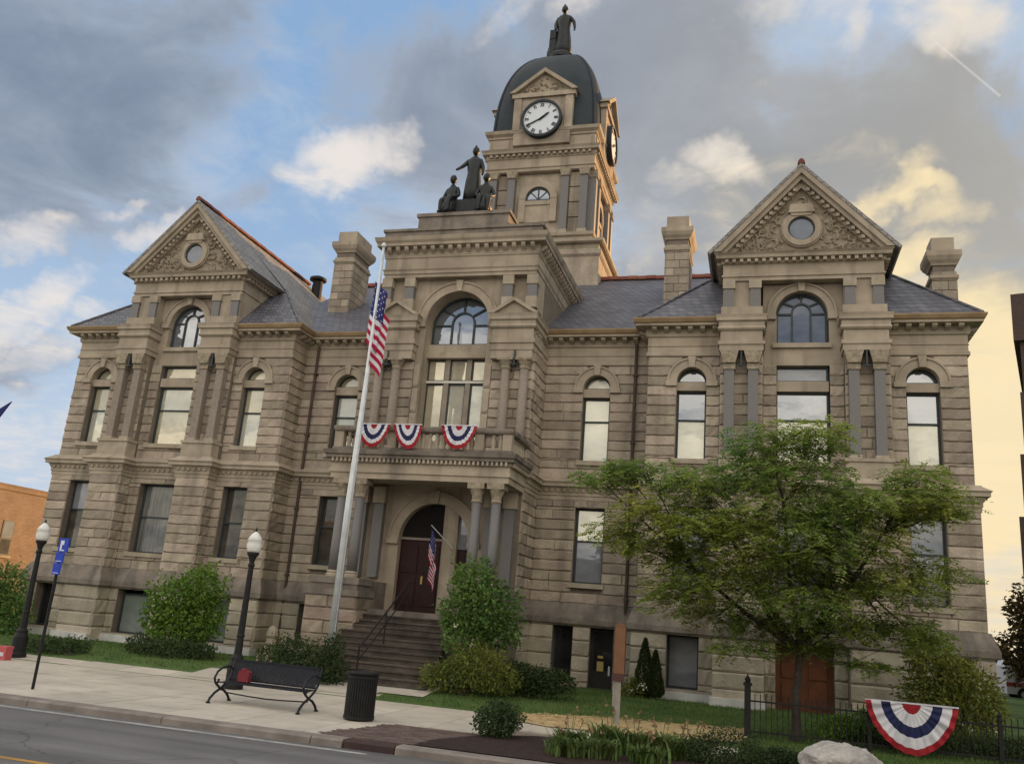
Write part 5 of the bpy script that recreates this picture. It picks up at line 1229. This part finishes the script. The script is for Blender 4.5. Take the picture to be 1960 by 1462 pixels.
# far trees
shrub('street_tree', 'brownish backlit tree at the right edge beyond the wall', 'tree', (22.3, 15.0), [lob(1955, 1185, 26, 40, 15), lob(1945, 1240, 30, 34, 15), lob(1975, 1150, 34, 40, 15), lob(1965, 1280, 34, 30, 15), lob(1990, 1220, 40, 60, 15)], 2600, .22, 'far_leaf', 5)
for k, (px, y, h, lb) in enumerate([(2010, 60, 7, 'far dark tree at the right end of the horizon'), (1905, 95, 3.2, 'low far tree in the gap right of courthouse'), (-40, 40, 8, 'far dark tree beyond the orange brick building')]):
    b = at_y(px, 1200, y); shrub('far_tree', lb, 'tree', (b.x, y), [((b.x, y, h*.6), (h*.45, h*.4, h*.4))], 1800, .5, 'far_leaf', 3)
# boulder
bm = bmesh.new(); bmesh.ops.create_icosphere(bm, subdivisions=5, radius=1)
for v in bm.verts:
    n_ = mnoise.noise(v.co*1.3+Vector((3, 1, 2)))*.24+mnoise.noise(v.co*3.1)*.10-abs(mnoise.noise(v.co*2.3+Vector((7, 0, 1))))*.16+abs(mnoise.noise(v.co*8))*.05+mnoise.noise(v.co*19)*.018; c = v.co*(1+n_)
    v.co = Vector((c.x*.66, c.y*.50, c.z*.50)) 
me = bpy.data.meshes.new('boulder'); bm.to_mesh(me); bm.free(); me.materials.append(MATS['boulder'])
o = bpy.data.objects.new('boulder', me); COL.objects.link(o); o.location = (11.72, -13.0, .20); o.rotation_euler = (0, .05, .3); tag(o, 'pale grey boulder in the planting bed by the road', 'boulder')

# ------------------------------------------------------------------ street furniture
def street_lamp(x, y, label):
    t = thing('street_lamp', label, 'street lamp', (x, y, gz(x, y)), group='street lamps along the walk')
    p = MB(); p.lathe([(.24, 0), (.24, .10), (.20, .14), (.20, .55), (.15, .66), (.16, .72), (.10, .80), (.085, 1.2), (.10, 1.24), (.085, 1.28), (.065, 2.9), (.09, 2.95), (.06, 3.02), (.10, 3.16), (.15, 3.22), (.15, 3.27)], 0, 0, 14); p.build('pole', 'black_iron', t, smooth=False)
    g_ = MB(); g_.lathe([(.13, 3.27), (.17, 3.34), (.185, 3.46), (.165, 3.55), (.19, 3.57), (.13, 3.68), (.06, 3.76), (.02, 3.79)], 0, 0, 16); g_.build('lamp_globe', 'lamp_globe', t, smooth=True)
    f = MB(); f.lathe([(.02, 3.79), (.028, 3.83), (.008, 3.90)], 0, 0, 8); f.build('finial', 'black_iron', t)
street_lamp(-1.93, -9.5, 'black post lamp with white acorn globe behind the bench')
street_lamp(-9.92, -8.0, 'black post lamp with white acorn globe beside the clipped hedge')
# bench
def bench():
    t = thing('bench', 'black iron park bench with scrolled ends on the sidewalk', 'bench', (.42, -11.98, 0), R(-1.5)); t.scale = (1.06, 1, 1)
    sl = MB(); sl.box(-.98, .98, -.011, .011, -.028, .028); s0 = None
    for k in range(6):
        o = sl.build('slat', 'bench_iron', t) if s0 is None else inst('slat', s0, t, (0, 0, 0)); s0 = s0 or o.data
        o.location = (0, -.27+k*.078, .405+.006*abs(k-2)); o.rotation_euler = (R(90), 0, 0)
    b0 = None; bs = MB(); bs.box(-.0215, .0215, -.006, .006, 0, .37)
    for k in range(38):
        o = bs.build('back_slat', 'bench_iron', t) if b0 is None else inst('back_slat', b0, t, (0, 0, 0)); b0 = b0 or o.data
        o.location = (-.94+k*.0508, .20, .46); o.rotation_euler = (R(-14), 0, 0)
    rl = MB(); rl.box(-.98, .98, .275, .305, .815, .865); rl.build('back_rail', 'bench_iron', t); rl = MB(); rl.box(-.98, .98, .185, .212, .44, .475); rl.build('back_rail', 'bench_iron', t)
    br = MB(); br.tube([(-.95, -.02, .20), (-.4, -.02, .17), (0, -.02, .16), (.4, -.02, .17), (.95, -.02, .20)], .014, 6); br.build('stretcher', 'bench_iron', t)
    for sx in (-1, 1):
        x = sx*1.0
        e = MB(); e.tube([(x, -.47, .02), (x, -.42, .10), (x, -.28, .20), (x, -.10, .27), (x, .06, .22), (x, .20, .12), (x, .28, .02)], .026, 7)
        o = e.build('end_frame', 'bench_iron', t)
        e = MB(); e.tube([(x, -.28, .38), (x, -.10, .27), (x, .12, .40), (x, .22, .50), (x, .32, .86)], .026, 7); e.build('leg', 'bench_iron', o)
        e = MB(); e.tube([(x, .26, .66), (x, .10, .72), (x, -.12, .70), (x, -.28, .62), (x, -.36, .50), (x, -.31, .40), (x, -.22, .40), (x, -.20, .47)], .024, 7); e.build('armrest', 'bench_iron', o)
        e = MB(); e.box(x-.03, x+.03, -.50, -.43, 0, .03); e.box(x-.03, x+.03, .25, .32, 0, .03); e.build('foot', 'bench_iron', o)
bench()
bg = MB(); bg.prism([(-.13, 0), (.14, 0), (.15, .20), (.04, .25), (-.11, .22)], -.05, .06, 'y'); bg.box(-.05, .05, -.06, .07, .23, .27); o = bg.build('gift_bag', 'deep_red'); o.location = (-.20, -11.92, .44); tag(o, 'red bag lying on the left end of bench seat', 'bag')
# trash can
def trash():
    t = thing('trash_can', 'black slatted round trash can beside the bench', 'trash can', (2.68, -12.2, 0))
    b = MB(); b.lathe([(.27, .03), (.27, .86), (.25, .88)], 0, 0, 24); b.build('liner', 'black_iron', t)
    s = MB(); s.box(-.019, .019, -.006, .006, .04, .84); s0 = None
    for k in range(36):
        a = 2*math.pi*k/36
        o = s.build('slat', 'black_iron', t) if s0 is None else inst('slat', s0, t, (0, 0, 0)); s0 = s0 or o.data
        o.location = (.295*math.sin(a), -.295*math.cos(a), 0); o.rotation_euler = (0, 0, a)
    for z in (.05, .82): r_ = MB(); r_.lathe([(.285, z-.03), (.312, z-.02), (.312, z+.03), (.285, z+.04)], 0, 0, 28); r_.build('hoop', 'black_iron', t)
    r_ = MB(); r_.lathe([(.30, .86), (.33, .88), (.33, .91), (.22, .93), (.20, .90)], 0, 0, 28); r_.build('lid', 'black_iron', t, smooth=False)
trash()
# blue sign on a pole
t = thing('sign_pole', 'tall dark pole with stacked blue parking signs at the kerb', 'sign', (-4.12, -13.5, 0))
p = MB(); p.tube([(0, 0, 0), (0, 0, 3.1)], .032, 8); p.build('pole', 'black_iron', t)
for za, zb, w, x0 in ((2.80, 3.10, .28, .04), (2.58, 2.79, .24, -.01), (2.33, 2.565, .22, -.03)):
    s = MB(); s.box(x0-w/2+.06, x0+w/2+.06, -.06, -.035, za, zb); pn = s.build('panel', 'sign_blue', t)
    if za > 2.7:
        s = MB(); s.box(.02, .07, -.066, -.06, za+.06, zb-.05); s.box(.07, .12, -.066, -.06, za+.16, zb-.05); s.box(.02, .15, -.066, -.06, za+.03, za+.055); s.build('symbol', 'sign_white', pn)
    else:
        s = MB(); s.box(x0-w/2+.09, x0+w/2+.03, -.065, -.06, za+.03, za+.042); s.build('symbol', 'sign_white', pn)
t.rotation_euler = (0, 0, R(-8))
rb = MB(); rb.box(-.15, .15, -.12, .12, 0, .30); rb.box(-.16, .16, -.13, .13, .30, .36); o = rb.build('newspaper_box', 'pink_red'); o.location = (-9.45, -8.95, 0); tag(o, 'small pinkish red box on the walk by left lamp', 'box')
wp = MB(); wp.box(-.09, .09, -.135, -.121, .10, .20); wp.build('label_patch', 'cloth_white', o)
# flagpole and flags
FX, FY = -1.72, -4.95
t = thing('flagpole', 'tall white metal flagpole in front of the entrance', 'flagpole', (FX, FY, .15))
p = MB(); p.tube([(0, 0, -.1), (0, 0, 5), (.08, 0, 9), (.10, 0, 13.45)], [.125, .105, .08, .045], 14); p.build('pole', 'pole_metal', t, smooth=True)
p = MB(); p.lathe([(.02, 13.44), (.075, 13.50), (.085, 13.56), (.05, 13.63), (.01, 13.65)], .10, 0, 12); p.build('ball_finial', 'pole_metal', t, smooth=True)
p = MB(); p.lathe([(.22, -.1), (.22, .03), (.14, .12), (.125, .16)], 0, 0, 14); p.build('collar', 'pole_metal', t)
p = MB(); p.tube([(.12, -.10, 1.2), (.17, -.11, 7), (.16, -.08, 13.2)], .010, 4); p.build('halyard', 'cloth_white', t)
def us_flag(name, label, loc, hoist, fly, foldw, drop, rz=0, ang=0.0):
    t = thing(name, label, 'flag', loc, rz); nu, nv = 52, 39
    mb = MB(); vs = []
    for j in range(nv+1):
        s_ = j/nv
        for i in range(nu+1):
            u = i/nu; ph = u*15.0+s_*1.1
            x = .04+foldw*(.55*u+.45*(.5-.5*math.cos(ph*.55))*min(1, u*5))*(1-.12*s_)
            y = -.03+.10*math.sin(ph)*min(1, u*4)+.03*math.sin(s_*7+u*9)
            z = -s_*hoist-drop*u**1.15*fly*(1-.12*s_)+.03*math.sin(ph+1)
            vs.append((x-.10*s_*foldw, y, z))
    k = nu+1; fs = [(j*k+i, j*k+i+1, (j+1)*k+i+1, (j+1)*k+i) for j in range(nv) for i in range(nu)]
    mb.add(vs, fs); mb.m = []
    for j in range(nv):
        for i in range(nu):
            stripe = j*13//nv
            if i < nu*.40 and stripe < 7: mb.m.append(1 if (i % 4 == 1 and j % 4 == (1 if (i//4) % 2 else 3)) else 2)
            else: mb.m.append(0 if stripe % 2 == 0 else 1)
    mb.build('cloth', ['flag_red', 'cloth_white', 'flag_blue'], t, smooth=True, recalc=False)
    return t
us_flag('flag', 'American flag hanging limp from the tall flagpole', (FX-.06, FY-.02, 12.4), 2.1, 3.0, .74, .44)
t = us_flag('flag', 'American flag hanging from a short staff by the door arch', (.10, -2.5, 4.75), .95, 1.5, .30, .82)
p = MB(); p.tube([(.62, .55, -.55), (.0, .0, .12)], .018, 6); p.build('staff', 'pole_metal', t)
# bunting: half-round pleated fans
def bunting(name, label, loc, w, h, bands, rx=0, skew=0.0, group=None):
    t = thing(name, label, 'bunting', loc, group=group); na = 72; mb = MB(); nr = 24
    vs = []
    for i in range(nr+1):
        r = i/nr
        for j in range(na+1):
            a = math.pi*j/na; wv = mnoise.noise(Vector((a*2.1, loc[0]*3, 1.7))); pl = math.sin(a*26+wv*3.5)*.018*(.6+.8*abs(wv)+.3)*r*w+math.sin(a*7+1)*.014*w*r+mnoise.noise(Vector((a*5, r*2.5, loc[0])))*.035*w*r
            vs.append((math.cos(a)*(1-.13*math.sin(a))*r*w/2+skew*math.sin(a)*r*h, pl-.05*math.sin(a)*r, -math.sin(a)*r*h*(1+.03*wv+.012*math.sin(a*26+wv*3.5))))
    k = na+1; mb.add(vs, [(i*k+j, i*k+j+1, (i+1)*k+j+1, (i+1)*k+j) for i in range(nr) for j in range(na)]); mb.m = []
    for i in range(nr):
        r = (i+.5)/nr; c = next(b[1] for b in bands if r < b[0]); mb.m += [c]*na
    mb.build('pleated_cloth', ['cloth_red', 'cloth_white', 'cloth_blue'], t, smooth=True, recalc=False)
    b = MB(); b.box(-w/2, w/2, -.012, .012, -.012, .02); b.build('heading_tape', 'cloth_white', t)
    return t
B = [(.22, 0), (.46, 1), (.68, 2), (.84, 1), (1.01, 0)]
bunting('bunting', 'large red white and blue bunting on the iron fence', (13.52, -8.02, 1.10), 1.84, 1.02, [(.20, 0), (.44, 1), (.66, 2), (.86, 1), (1.01, 0)])
G = 'buntings along the balcony rail'
bunting('bunting', 'balcony bunting right behind the flagpole', (-1.58, -4.12, 7.84), 1.14, .76, B, group=G)
bunting('bunting', 'skewed balcony bunting between its two neighbours', (-.42, -4.12, 7.84), .98, .80, B, skew=.14, group=G)
bunting('bunting', 'balcony bunting beneath the tall arched window, nearest the right columns', (1.32, -4.12, 7.84), 1.18, .76, B, group=G)
# iron fence
t = thing('iron_fence', 'black iron picket fence behind the planting bed', 'fence', (10.14, -7.85, gz(10, -7.85)))
p = MB(); p.box(-.07, .07, -.07, .07, -.1, 1.12); p.lathe([(.10, 1.12), (.10, 1.17), (.05, 1.20), (.07, 1.25), (.02, 1.33), (.005, 1.38)], 0, 0, 10); pm_ = p.build('post', 'black_iron', t)
for x in (2.55, 5.1, 7.65, 10.2): inst('post', pm_.data, t, (x, 0, 0), scale=(.6, .6, .80))
for z in (.14, .78): p = MB(); p.box(.05, 10.2, -.018, .018, z, z+.035); p.build('rail', 'black_iron', t)
pk = MB(); pk.box(-.009, .009, -.009, .009, .05, .92); pk.prism([(-.014, .92), (.014, .92), (0, .98)], -.009, .009); o = pk.build('picket', 'black_iron', t); o.location = (.16, 0, 0)
for k in range(1, 84): inst('picket', o.data, t, (.16+.12*k, 0, 0))
# brown board on a grey post
bx, by = 7.26, -8.2; bz = gz(bx, by)
t = thing('notice_post', 'grey post carrying a tall brown board on the straw', 'sign', (bx, by, bz), R(6))
p = MB(); p.box(-.065, .065, -.055, .055, -.1, 1.1); p.box(-.12, -.066, -.04, .04, .42, .92); p.build('post', 'grey_post', t)
p = MB(); p.box(-.125, .125, -.09, .06, 1.14, 2.2); p.prism([(-.14, 2.2), (.14, 2.2), (0, 2.28)], -.10, .07); bo = p.build('board', 'brown_board', t)
p = MB(); p.box(-.15, .13, -.10, .07, .98, 1.135); p.build('cap', 'brown_dark', t)
for sx in (-.135, .128): p = MB(); p.box(sx, sx+.012, -.095, .065, 1.14, 2.2); p.build('trim', 'brown_dark', bo)
# stone monument beside the left pavilion
mx_, my_ = at_y(520, 1222, -3.0).x, -3.0
t = thing('stone_marker', 'weathered stone marker between lamp and flagpole', 'monument', (mx_, my_, .2))
p = MB(); p.box(-.34, .34, -.2, .2, -.1, .25); p.build('base', 'sandstone', t)
p = MB(); p.lathe([(.24, .25), (.20, .5), (.15, .72), (.20, .80), (.17, .98), (.10, 1.08), (.02, 1.12)], 0, 0, 10); p.build('shaft', 'sandstone', t)
# neighbouring buildings
t = thing('brick_building', 'orange sunlit brick building at the far left', 'building', (-30, 9.0, 0))
p = MB(); p.box(-14, 0, -3.0, 40, -.2, 7.05); p.build('wall', 'orange_brick', t)
p = MB(); p.molding([(0, -3.0), (0, 40)], [(.03, 6.75), (.06, 6.80), (.06, 6.95), (.10, 7.10)], back=.3); p.build('cornice', 'orange_brick', t)
w0 = None
for k in range(6):
    y = 1.55+k*3.1
    if w0 is None:
        p = MB(); p.box(-.1, .03, -.40, .40, 3.25, 5.15); o = p.build('window', 'window_frame', t); o.location = (0, y, 0); w0 = o.data
        q = MB(); q.box(.03, .036, -.33, .33, 4.2, 5.08); q2 = q.build('pane', 'pane_blind', o); q = MB(); q.box(.03, .036, -.33, .33, 3.32, 4.12); q3 = q.build('pane', 'pane_dim', o); q = MB(); q.box(.0, .12, -.5, .5, 3.1, 3.24); q4 = q.build('sill', 'smooth_stone', o)
    else:
        o = inst('window', w0, t, (0, y, 0))
        for n_, d in (('pane', q2), ('pane', q3), ('sill', q4)): inst(n_, d.data, o, (0, 0, 0))
t = thing('brick_tower_block', 'tall dark brick building cut by the right edge', 'building', (23.62, 20, 0), R(-16))
p = MB(); p.box(0, 22, 0, 30, -.2, 18.6); p.build('wall', 'dark_brick', t)
p = MB(); p.box(-.28, 22, -.3, 30.2, 18.3, 20.9); p.build('parapet', 'dark_brick', t)
for k, (o_, z_) in enumerate(((.16, 15.5), (.36, 12.2), (.60, 9.0))): p = MB(); p.box(-o_, .5, -.2-.1*k, 6, -.2, z_); p.build('buttress', 'dark_brick', t)
for z in (4, 8.2, 12.4):
    for k in range(3):
        p = MB(); p.box(2.2+k*4, 3.6+k*4, -.06, .1, z, z+2.2); o = p.build('window', 'window_frame', t)
        q = MB(); q.box(2.3+k*4, 3.5+k*4, -.075, -.06, z+.1, z+2.1); q.build('pane', 'pane_dark', o)
t = thing('stone_wall', 'low grey wall beyond the right corner bush', 'wall', (19.3, 6, .1))
rowz = [0, .36, .72]
for j, z in enumerate(rowz):
    for k in range(6):
        p = MB(); a = k*.8+(.4 if j % 2 else 0); p.box(a+.01, a+.79, rnd.uniform(-.02, .02), .4, z+.008, z+.352); p.build('stone', 'low_wall', t)
p = MB(); p.box(-.05, 5.3, -.06, .46, 1.08, 1.22); p.build('coping', 'low_wall', t)
# parked van far right
vb = at_y(1950, 1350, 24)
t = thing('parked_van', 'white van with red stripe parked beyond the low wall', 'van', (vb.x+1.6, 24, 0))
p = MB(); p.prism([(-2.3, .35), (2.3, .35), (2.35, 1.0), (1.75, 1.15), (1.15, 1.95), (-2.2, 2.0), (-2.35, 1.7)], -.9, .9); p.build('body', 'van_white', t)
p = MB(); p.box(-2.33, 2.31, -.915, -.901, .72, .92); p.build('stripe', 'van_red', t)
p = MB(); p.box(-1.9, -.2, -.91, -.902, 1.2, 1.75); p.box(0.0, 1.1, -.91, -.902, 1.2, 1.7); p.build('side_window', 'pane_dark', t)
for x in (-1.5, 1.5):
    p = MB(); n = 16; p.prism([(x+.35*math.cos(R(a)), .35+.35*math.sin(R(a))) for a in range(0, 360, 24)], -.93, -.70); w_ = p.build('wheel', 'rubber', t)
    p = MB(); p.prism([(x+.18*math.cos(R(a)), .35+.18*math.sin(R(a))) for a in range(0, 360, 30)], -.945, -.93); p.build('rim', 'pole_metal', w_)
    p = MB(); p.prism([(x+.35*math.cos(R(a)), .35+.35*math.sin(R(a))) for a in range(0, 360, 24)], .70, .93); p.build('wheel', 'rubber', t)

# ------------------------------------------------------------------ statues
def figure(name, parent, verts, edges, mats='bronze', loc=(0, 0, 0), rz=0, root=0, extra=None):
    me = bpy.data.meshes.new(name); me.from_pydata([v[:3] for v in verts], edges, []); me.materials.append(MATS[mats])
    o = bpy.data.objects.new(name, me); COL.objects.link(o); o.parent = parent; o.location = loc; o.rotation_euler = (0, 0, rz)
    sk = o.modifiers.new('Skin', 'SKIN'); sk.use_smooth_shade = True
    if not me.skin_vertices: 
        bm = bmesh.new(); bm.from_mesh(me); bm.verts.layers.skin.verify(); bm.to_mesh(me); bm.free()
    for i, v in enumerate(verts):
        d = me.skin_vertices[0].data[i]; d.radius = (v[3], v[4] if len(v) > 4 else v[3]); d.use_root = (i == root)
    o.modifiers.new('Subdivision', 'SUBSURF').levels = 2; o.modifiers[-1].render_levels = 2
    return o
def robe(parent, pts, n=22, folds=9, amp=.07, m='bronze', loc=(0, 0, 0), name='robe'):   # draped cloth: stacked uneven rings (x, y, z, rx, ry)
    mb = MB(); vs = []
    for k, (x, y, z, rx, ry) in enumerate(pts):
        for j in range(n):
            a = 2*math.pi*j/n; f = 1+amp*math.sin(folds*a+k*.35)*(1-k/len(pts)*.6); vs.append((x+rx*f*math.cos(a), y+ry*f*math.sin(a), z))
    mb.add(vs, [(i*n+j, i*n+(j+1) % n, (i+1)*n+(j+1) % n, (i+1)*n+j) for i in range(len(pts)-1) for j in range(n)]+[tuple(range(n-1, -1, -1)), tuple((len(pts)-1)*n+j for j in range(n))])
    o = mb.build(name, m, parent, smooth=True); o.location = loc; return o
def head(parent, c, r, m='bronze', crest=.0, name='head'):
    bm = bmesh.new(); bmesh.ops.create_icosphere(bm, subdivisions=3, radius=1)
    for v in bm.verts:
        x, y, z = v.co
        face = max(0, -y)
        k = 1.0
        if face > .75 and abs(x) < .22 and -.25 < z < .25: k += .16*(1-abs(x)/.22)        # nose
        if face > .5 and .08 < z < .32 and .15 < abs(x) < .5: k -= .07                     # eye hollows
        if face > .6 and -.55 < z < -.35 and abs(x) < .3: k += .04                         # lips
        if y > -.1 and z > -.4: k += .14+.05*mnoise.noise(v.co*5)                          # hair
        if .85 < abs(x) and -.25 < z < .2 and abs(y) < .25: k += .10                       # ears
        v.co = Vector((x*.78*k, y*.95*k, z*1.12*k))*r
    me = bpy.data.meshes.new(name); bm.to_mesh(me); bm.free(); me.materials.append(MATS[m]); me.polygons.foreach_set('use_smooth', [True]*len(me.polygons))
    o = bpy.data.objects.new(name, me); COL.objects.link(o); o.parent = parent; o.location = c
    if crest:
        mb = MB(); mb.tube([(0, -.5*r, 1.05*r), (0, 0, 1.35*r), (0, .6*r, 1.15*r)], [.18*r, .3*r, .12*r], 8); mb.build('helmet_crest', m, o, smooth=True)
    return o
# standing Justice on the dome
t = thing('dome_statue', 'dark bronze robed figure standing on top of the dome', 'statue', (0, TC.y, 31.47)); t.scale = (.96, .96, .98)
robe(t, [(0.05, 0, 0, .50, .46), (.04, 0, .5, .46, .42), (.03, 0, 1.0, .42, .38), (0, 0, 1.45, .38, .34), (0, 0, 1.75, .35, .30), (0, 0, 2.05, .40, .30), (0, 0, 2.35, .42, .28), (0, 0, 2.52, .30, .22), (0, 0, 2.62, .13, .13)])
figure('torso', t, [(0, 0, 1.9, .26), (0, 0, 2.35, .30, .22), (0, 0, 2.6, .12), (0, -.02, 2.78, .11), (.34, 0, 2.45, .13), (.58, -.05, 2.10, .11), (.66, -.12, 1.72, .08), (.68, -.18, 1.55, .07), (-.34, 0, 2.4, .13), (-.46, -.05, 2.0, .12), (-.40, -.25, 1.62, .09), (-.36, -.32, 1.5, .07)], [(0, 1), (1, 2), (2, 3), (1, 4), (4, 5), (5, 6), (6, 7), (1, 8), (8, 9), (9, 10), (10, 11)])
head(t, (0, -.03, 2.98), .21, crest=1)
p = MB(); p.box(-.72, -.34, -.25, .25, 0, 1.0); p.box(-.70, -.36, -.28, .22, 1.0, 1.55); p.lathe([(.32, 0), (.34, .2), (.30, .35), (.28, .5)], -.55, 0, 10); p.build('tablet', 'bronze', t)
for k, dx in enumerate((-.03, .0, .03)): p = MB(); p.tube([(.68+dx, -.20, 1.54), (.69+dx*1.3, -.23, 1.45), (.68+dx*1.5, -.22, 1.38)], [.02, .018, .012], 5); p.build('finger', 'bronze', t)
# three-figure group over the entrance
t = thing('statue_group', 'dark bronze group of three figures above the entrance arch', 'statue', (-.10, -1.5, 16.19), group=None); t.scale = (1.10, 1.15, 1.15)
p = MB(); p.box(-.36, .48, -.30, .40, 0, .60); p.box(-.80, .82, -.45, .45, 0, .06); p.build('plinth', 'bronze', t)
f = thing('standing_figure', 'x', 'x'); del f['label'], f['category']; f.parent = t; f.location = (.08, .05, .60)
robe(f, [(0, 0, 0, .30, .28), (0, 0, .4, .29, .26), (0, 0, .8, .26, .24), (0, 0, 1.08, .22, .2), (0, 0, 1.3, .25, .2), (0, 0, 1.5, .27, .19), (0, 0, 1.62, .17, .14), (0, 0, 1.7, .08, .08)])
figure('torso', f, [(0, 0, 1.2, .15), (0, 0, 1.5, .19, .14), (0, 0, 1.66, .07), (0, -.01, 1.76, .07), (-.22, 0, 1.55, .085), (-.40, -.12, 1.30, .065), (-.52, -.22, 1.16, .045), (-.58, -.26, 1.12, .04), (.22, 0, 1.53, .085), (.32, -.03, 1.25, .07), (.36, -.12, 1.0, .05), (.36, -.16, .92, .045)], [(0, 1), (1, 2), (2, 3), (1, 4), (4, 5), (5, 6), (6, 7), (1, 8), (8, 9), (9, 10), (10, 11)])
head(f, (0, -.02, 1.88), .14, crest=.8)
def seated(x, rz, mirror):
    s = -1 if mirror else 1
    f = bpy.data.objects.new('seated_figure', None); COL.objects.link(f); f.parent = t; f.location = (x, -.12, .06); f.rotation_euler = (0, 0, rz)
    figure('body', f, [(0, 0, .52, .20, .18), (0, .02, .85, .20, .15), (0, .0, 1.10, .09), (0, -.01, 1.2, .07), (.20, 0, .98, .085), (.30, -.05, .72, .07), (.22, -.25, .60, .055), (.16, -.36, .58, .045), (-.20, 0, .98, .085), (-.30, -.04, .72, .07), (-.24, -.22, .58, .055), (-.18, -.33, .56, .045),
        (.14, -.22, .52, .13), (.15, -.42, .50, .10), (.15, -.44, .22, .08), (.15, -.46, .04, .06), (.15, -.58, .0, .05), (-.14, -.22, .52, .13), (-.15, -.40, .48, .10), (-.16, -.40, .22, .08), (-.16, -.42, .04, .06), (-.16, -.54, .0, .05)],
        [(0, 1), (1, 2), (2, 3), (1, 4), (4, 5), (5, 6), (6, 7), (1, 8), (8, 9), (9, 10), (10, 11), (0, 12), (12, 13), (13, 14), (14, 15), (15, 16), (0, 17), (17, 18), (18, 19), (19, 20), (20, 21)])
    head(f, (0, -.03, 1.34), .135)
    robe(f, [(0, -.16, .0, .30, .36), (0, -.14, .25, .27, .33), (0, -.10, .5, .26, .26), (0, -.03, .62, .18, .16)], folds=7, amp=.1)
seated(-.56, R(-12), False); seated(.62, R(14), True)
# thin dark banner tip entering at the left edge
p0 = at_y(-6, 790, -11); t = thing('banner_arm', 'dark blue banner tip on an arm at the far left edge', 'banner', (p0.x-.35, -11, 0))
p = MB(); p.tube([(0, 0, 0), (0, 0, p0.z+1.0)], .06, 8); p.build('pole', 'black_iron', t)
a = at_y(22, 768, -11)-Vector(t.location); b = at_y(-14, 812, -11)-Vector(t.location); c_ = at_y(-14, 790, -11)-Vector(t.location)
p = MB(); p.add([a, b, c_, a+Vector((0, .03, 0)), b+Vector((0, .06, 0)), c_+Vector((0, .06, 0))], [(0, 1, 2), (3, 5, 4), (0, 3, 4, 1), (1, 4, 5, 2), (2, 5, 3, 0)]); p.build('cloth', 'flag_blue', t)

# ------------------------------------------------------------------ across the street, behind the camera: what the lower panes mirror
for k, (x0, x1, h, m_, lb) in enumerate(((-34, -17, 9.5, 'dark_brick', 'dark brick shop row across the street, western one'), (-17, -3, 7.6, 'orange_brick', 'tan brick shop across the street, low parapet'), (-3, 14, 8.8, 'dark_brick', 'dark brick shop across the street opposite the entrance'), (14, 34, 7.2, 'orange_brick', 'tan brick shop across the street, eastern one'))):
    t = thing('shop_building', lb, 'building', ((x0+x1)/2, -47, 0), group='shops across the street'); w = (x1-x0)/2-.05
    p = MB(); p.box(-w, w, -10, 0, -.2, h); p.build('wall', m_, t)
    p = MB(); p.box(-w-.02, w+.02, -.3, .3, h-.5, h+.25); p.build('cornice', 'smooth_stone', t)
    nwin = int(w*2/2.8)
    for i in range(nwin):
        x = -w+(i+.5)*2*w/nwin
        p = MB(); p.box(x-.6, x+.6, -.1, .04, 4.4, 6.3); o = p.build('window', 'window_frame', t); q = MB(); q.box(x-.52, x+.52, .04, .05, 4.48, 6.22); q.build('pane', 'pane_dark', o)
    p = MB(); p.box(-w+.8, w-.8, -.1, .06, .5, 3.0); o = p.build('shop_front', 'window_frame', t); q = MB(); q.box(-w+.9, w-.9, .06, .07, .6, 2.9); q.build('pane', 'pane_dark', o)
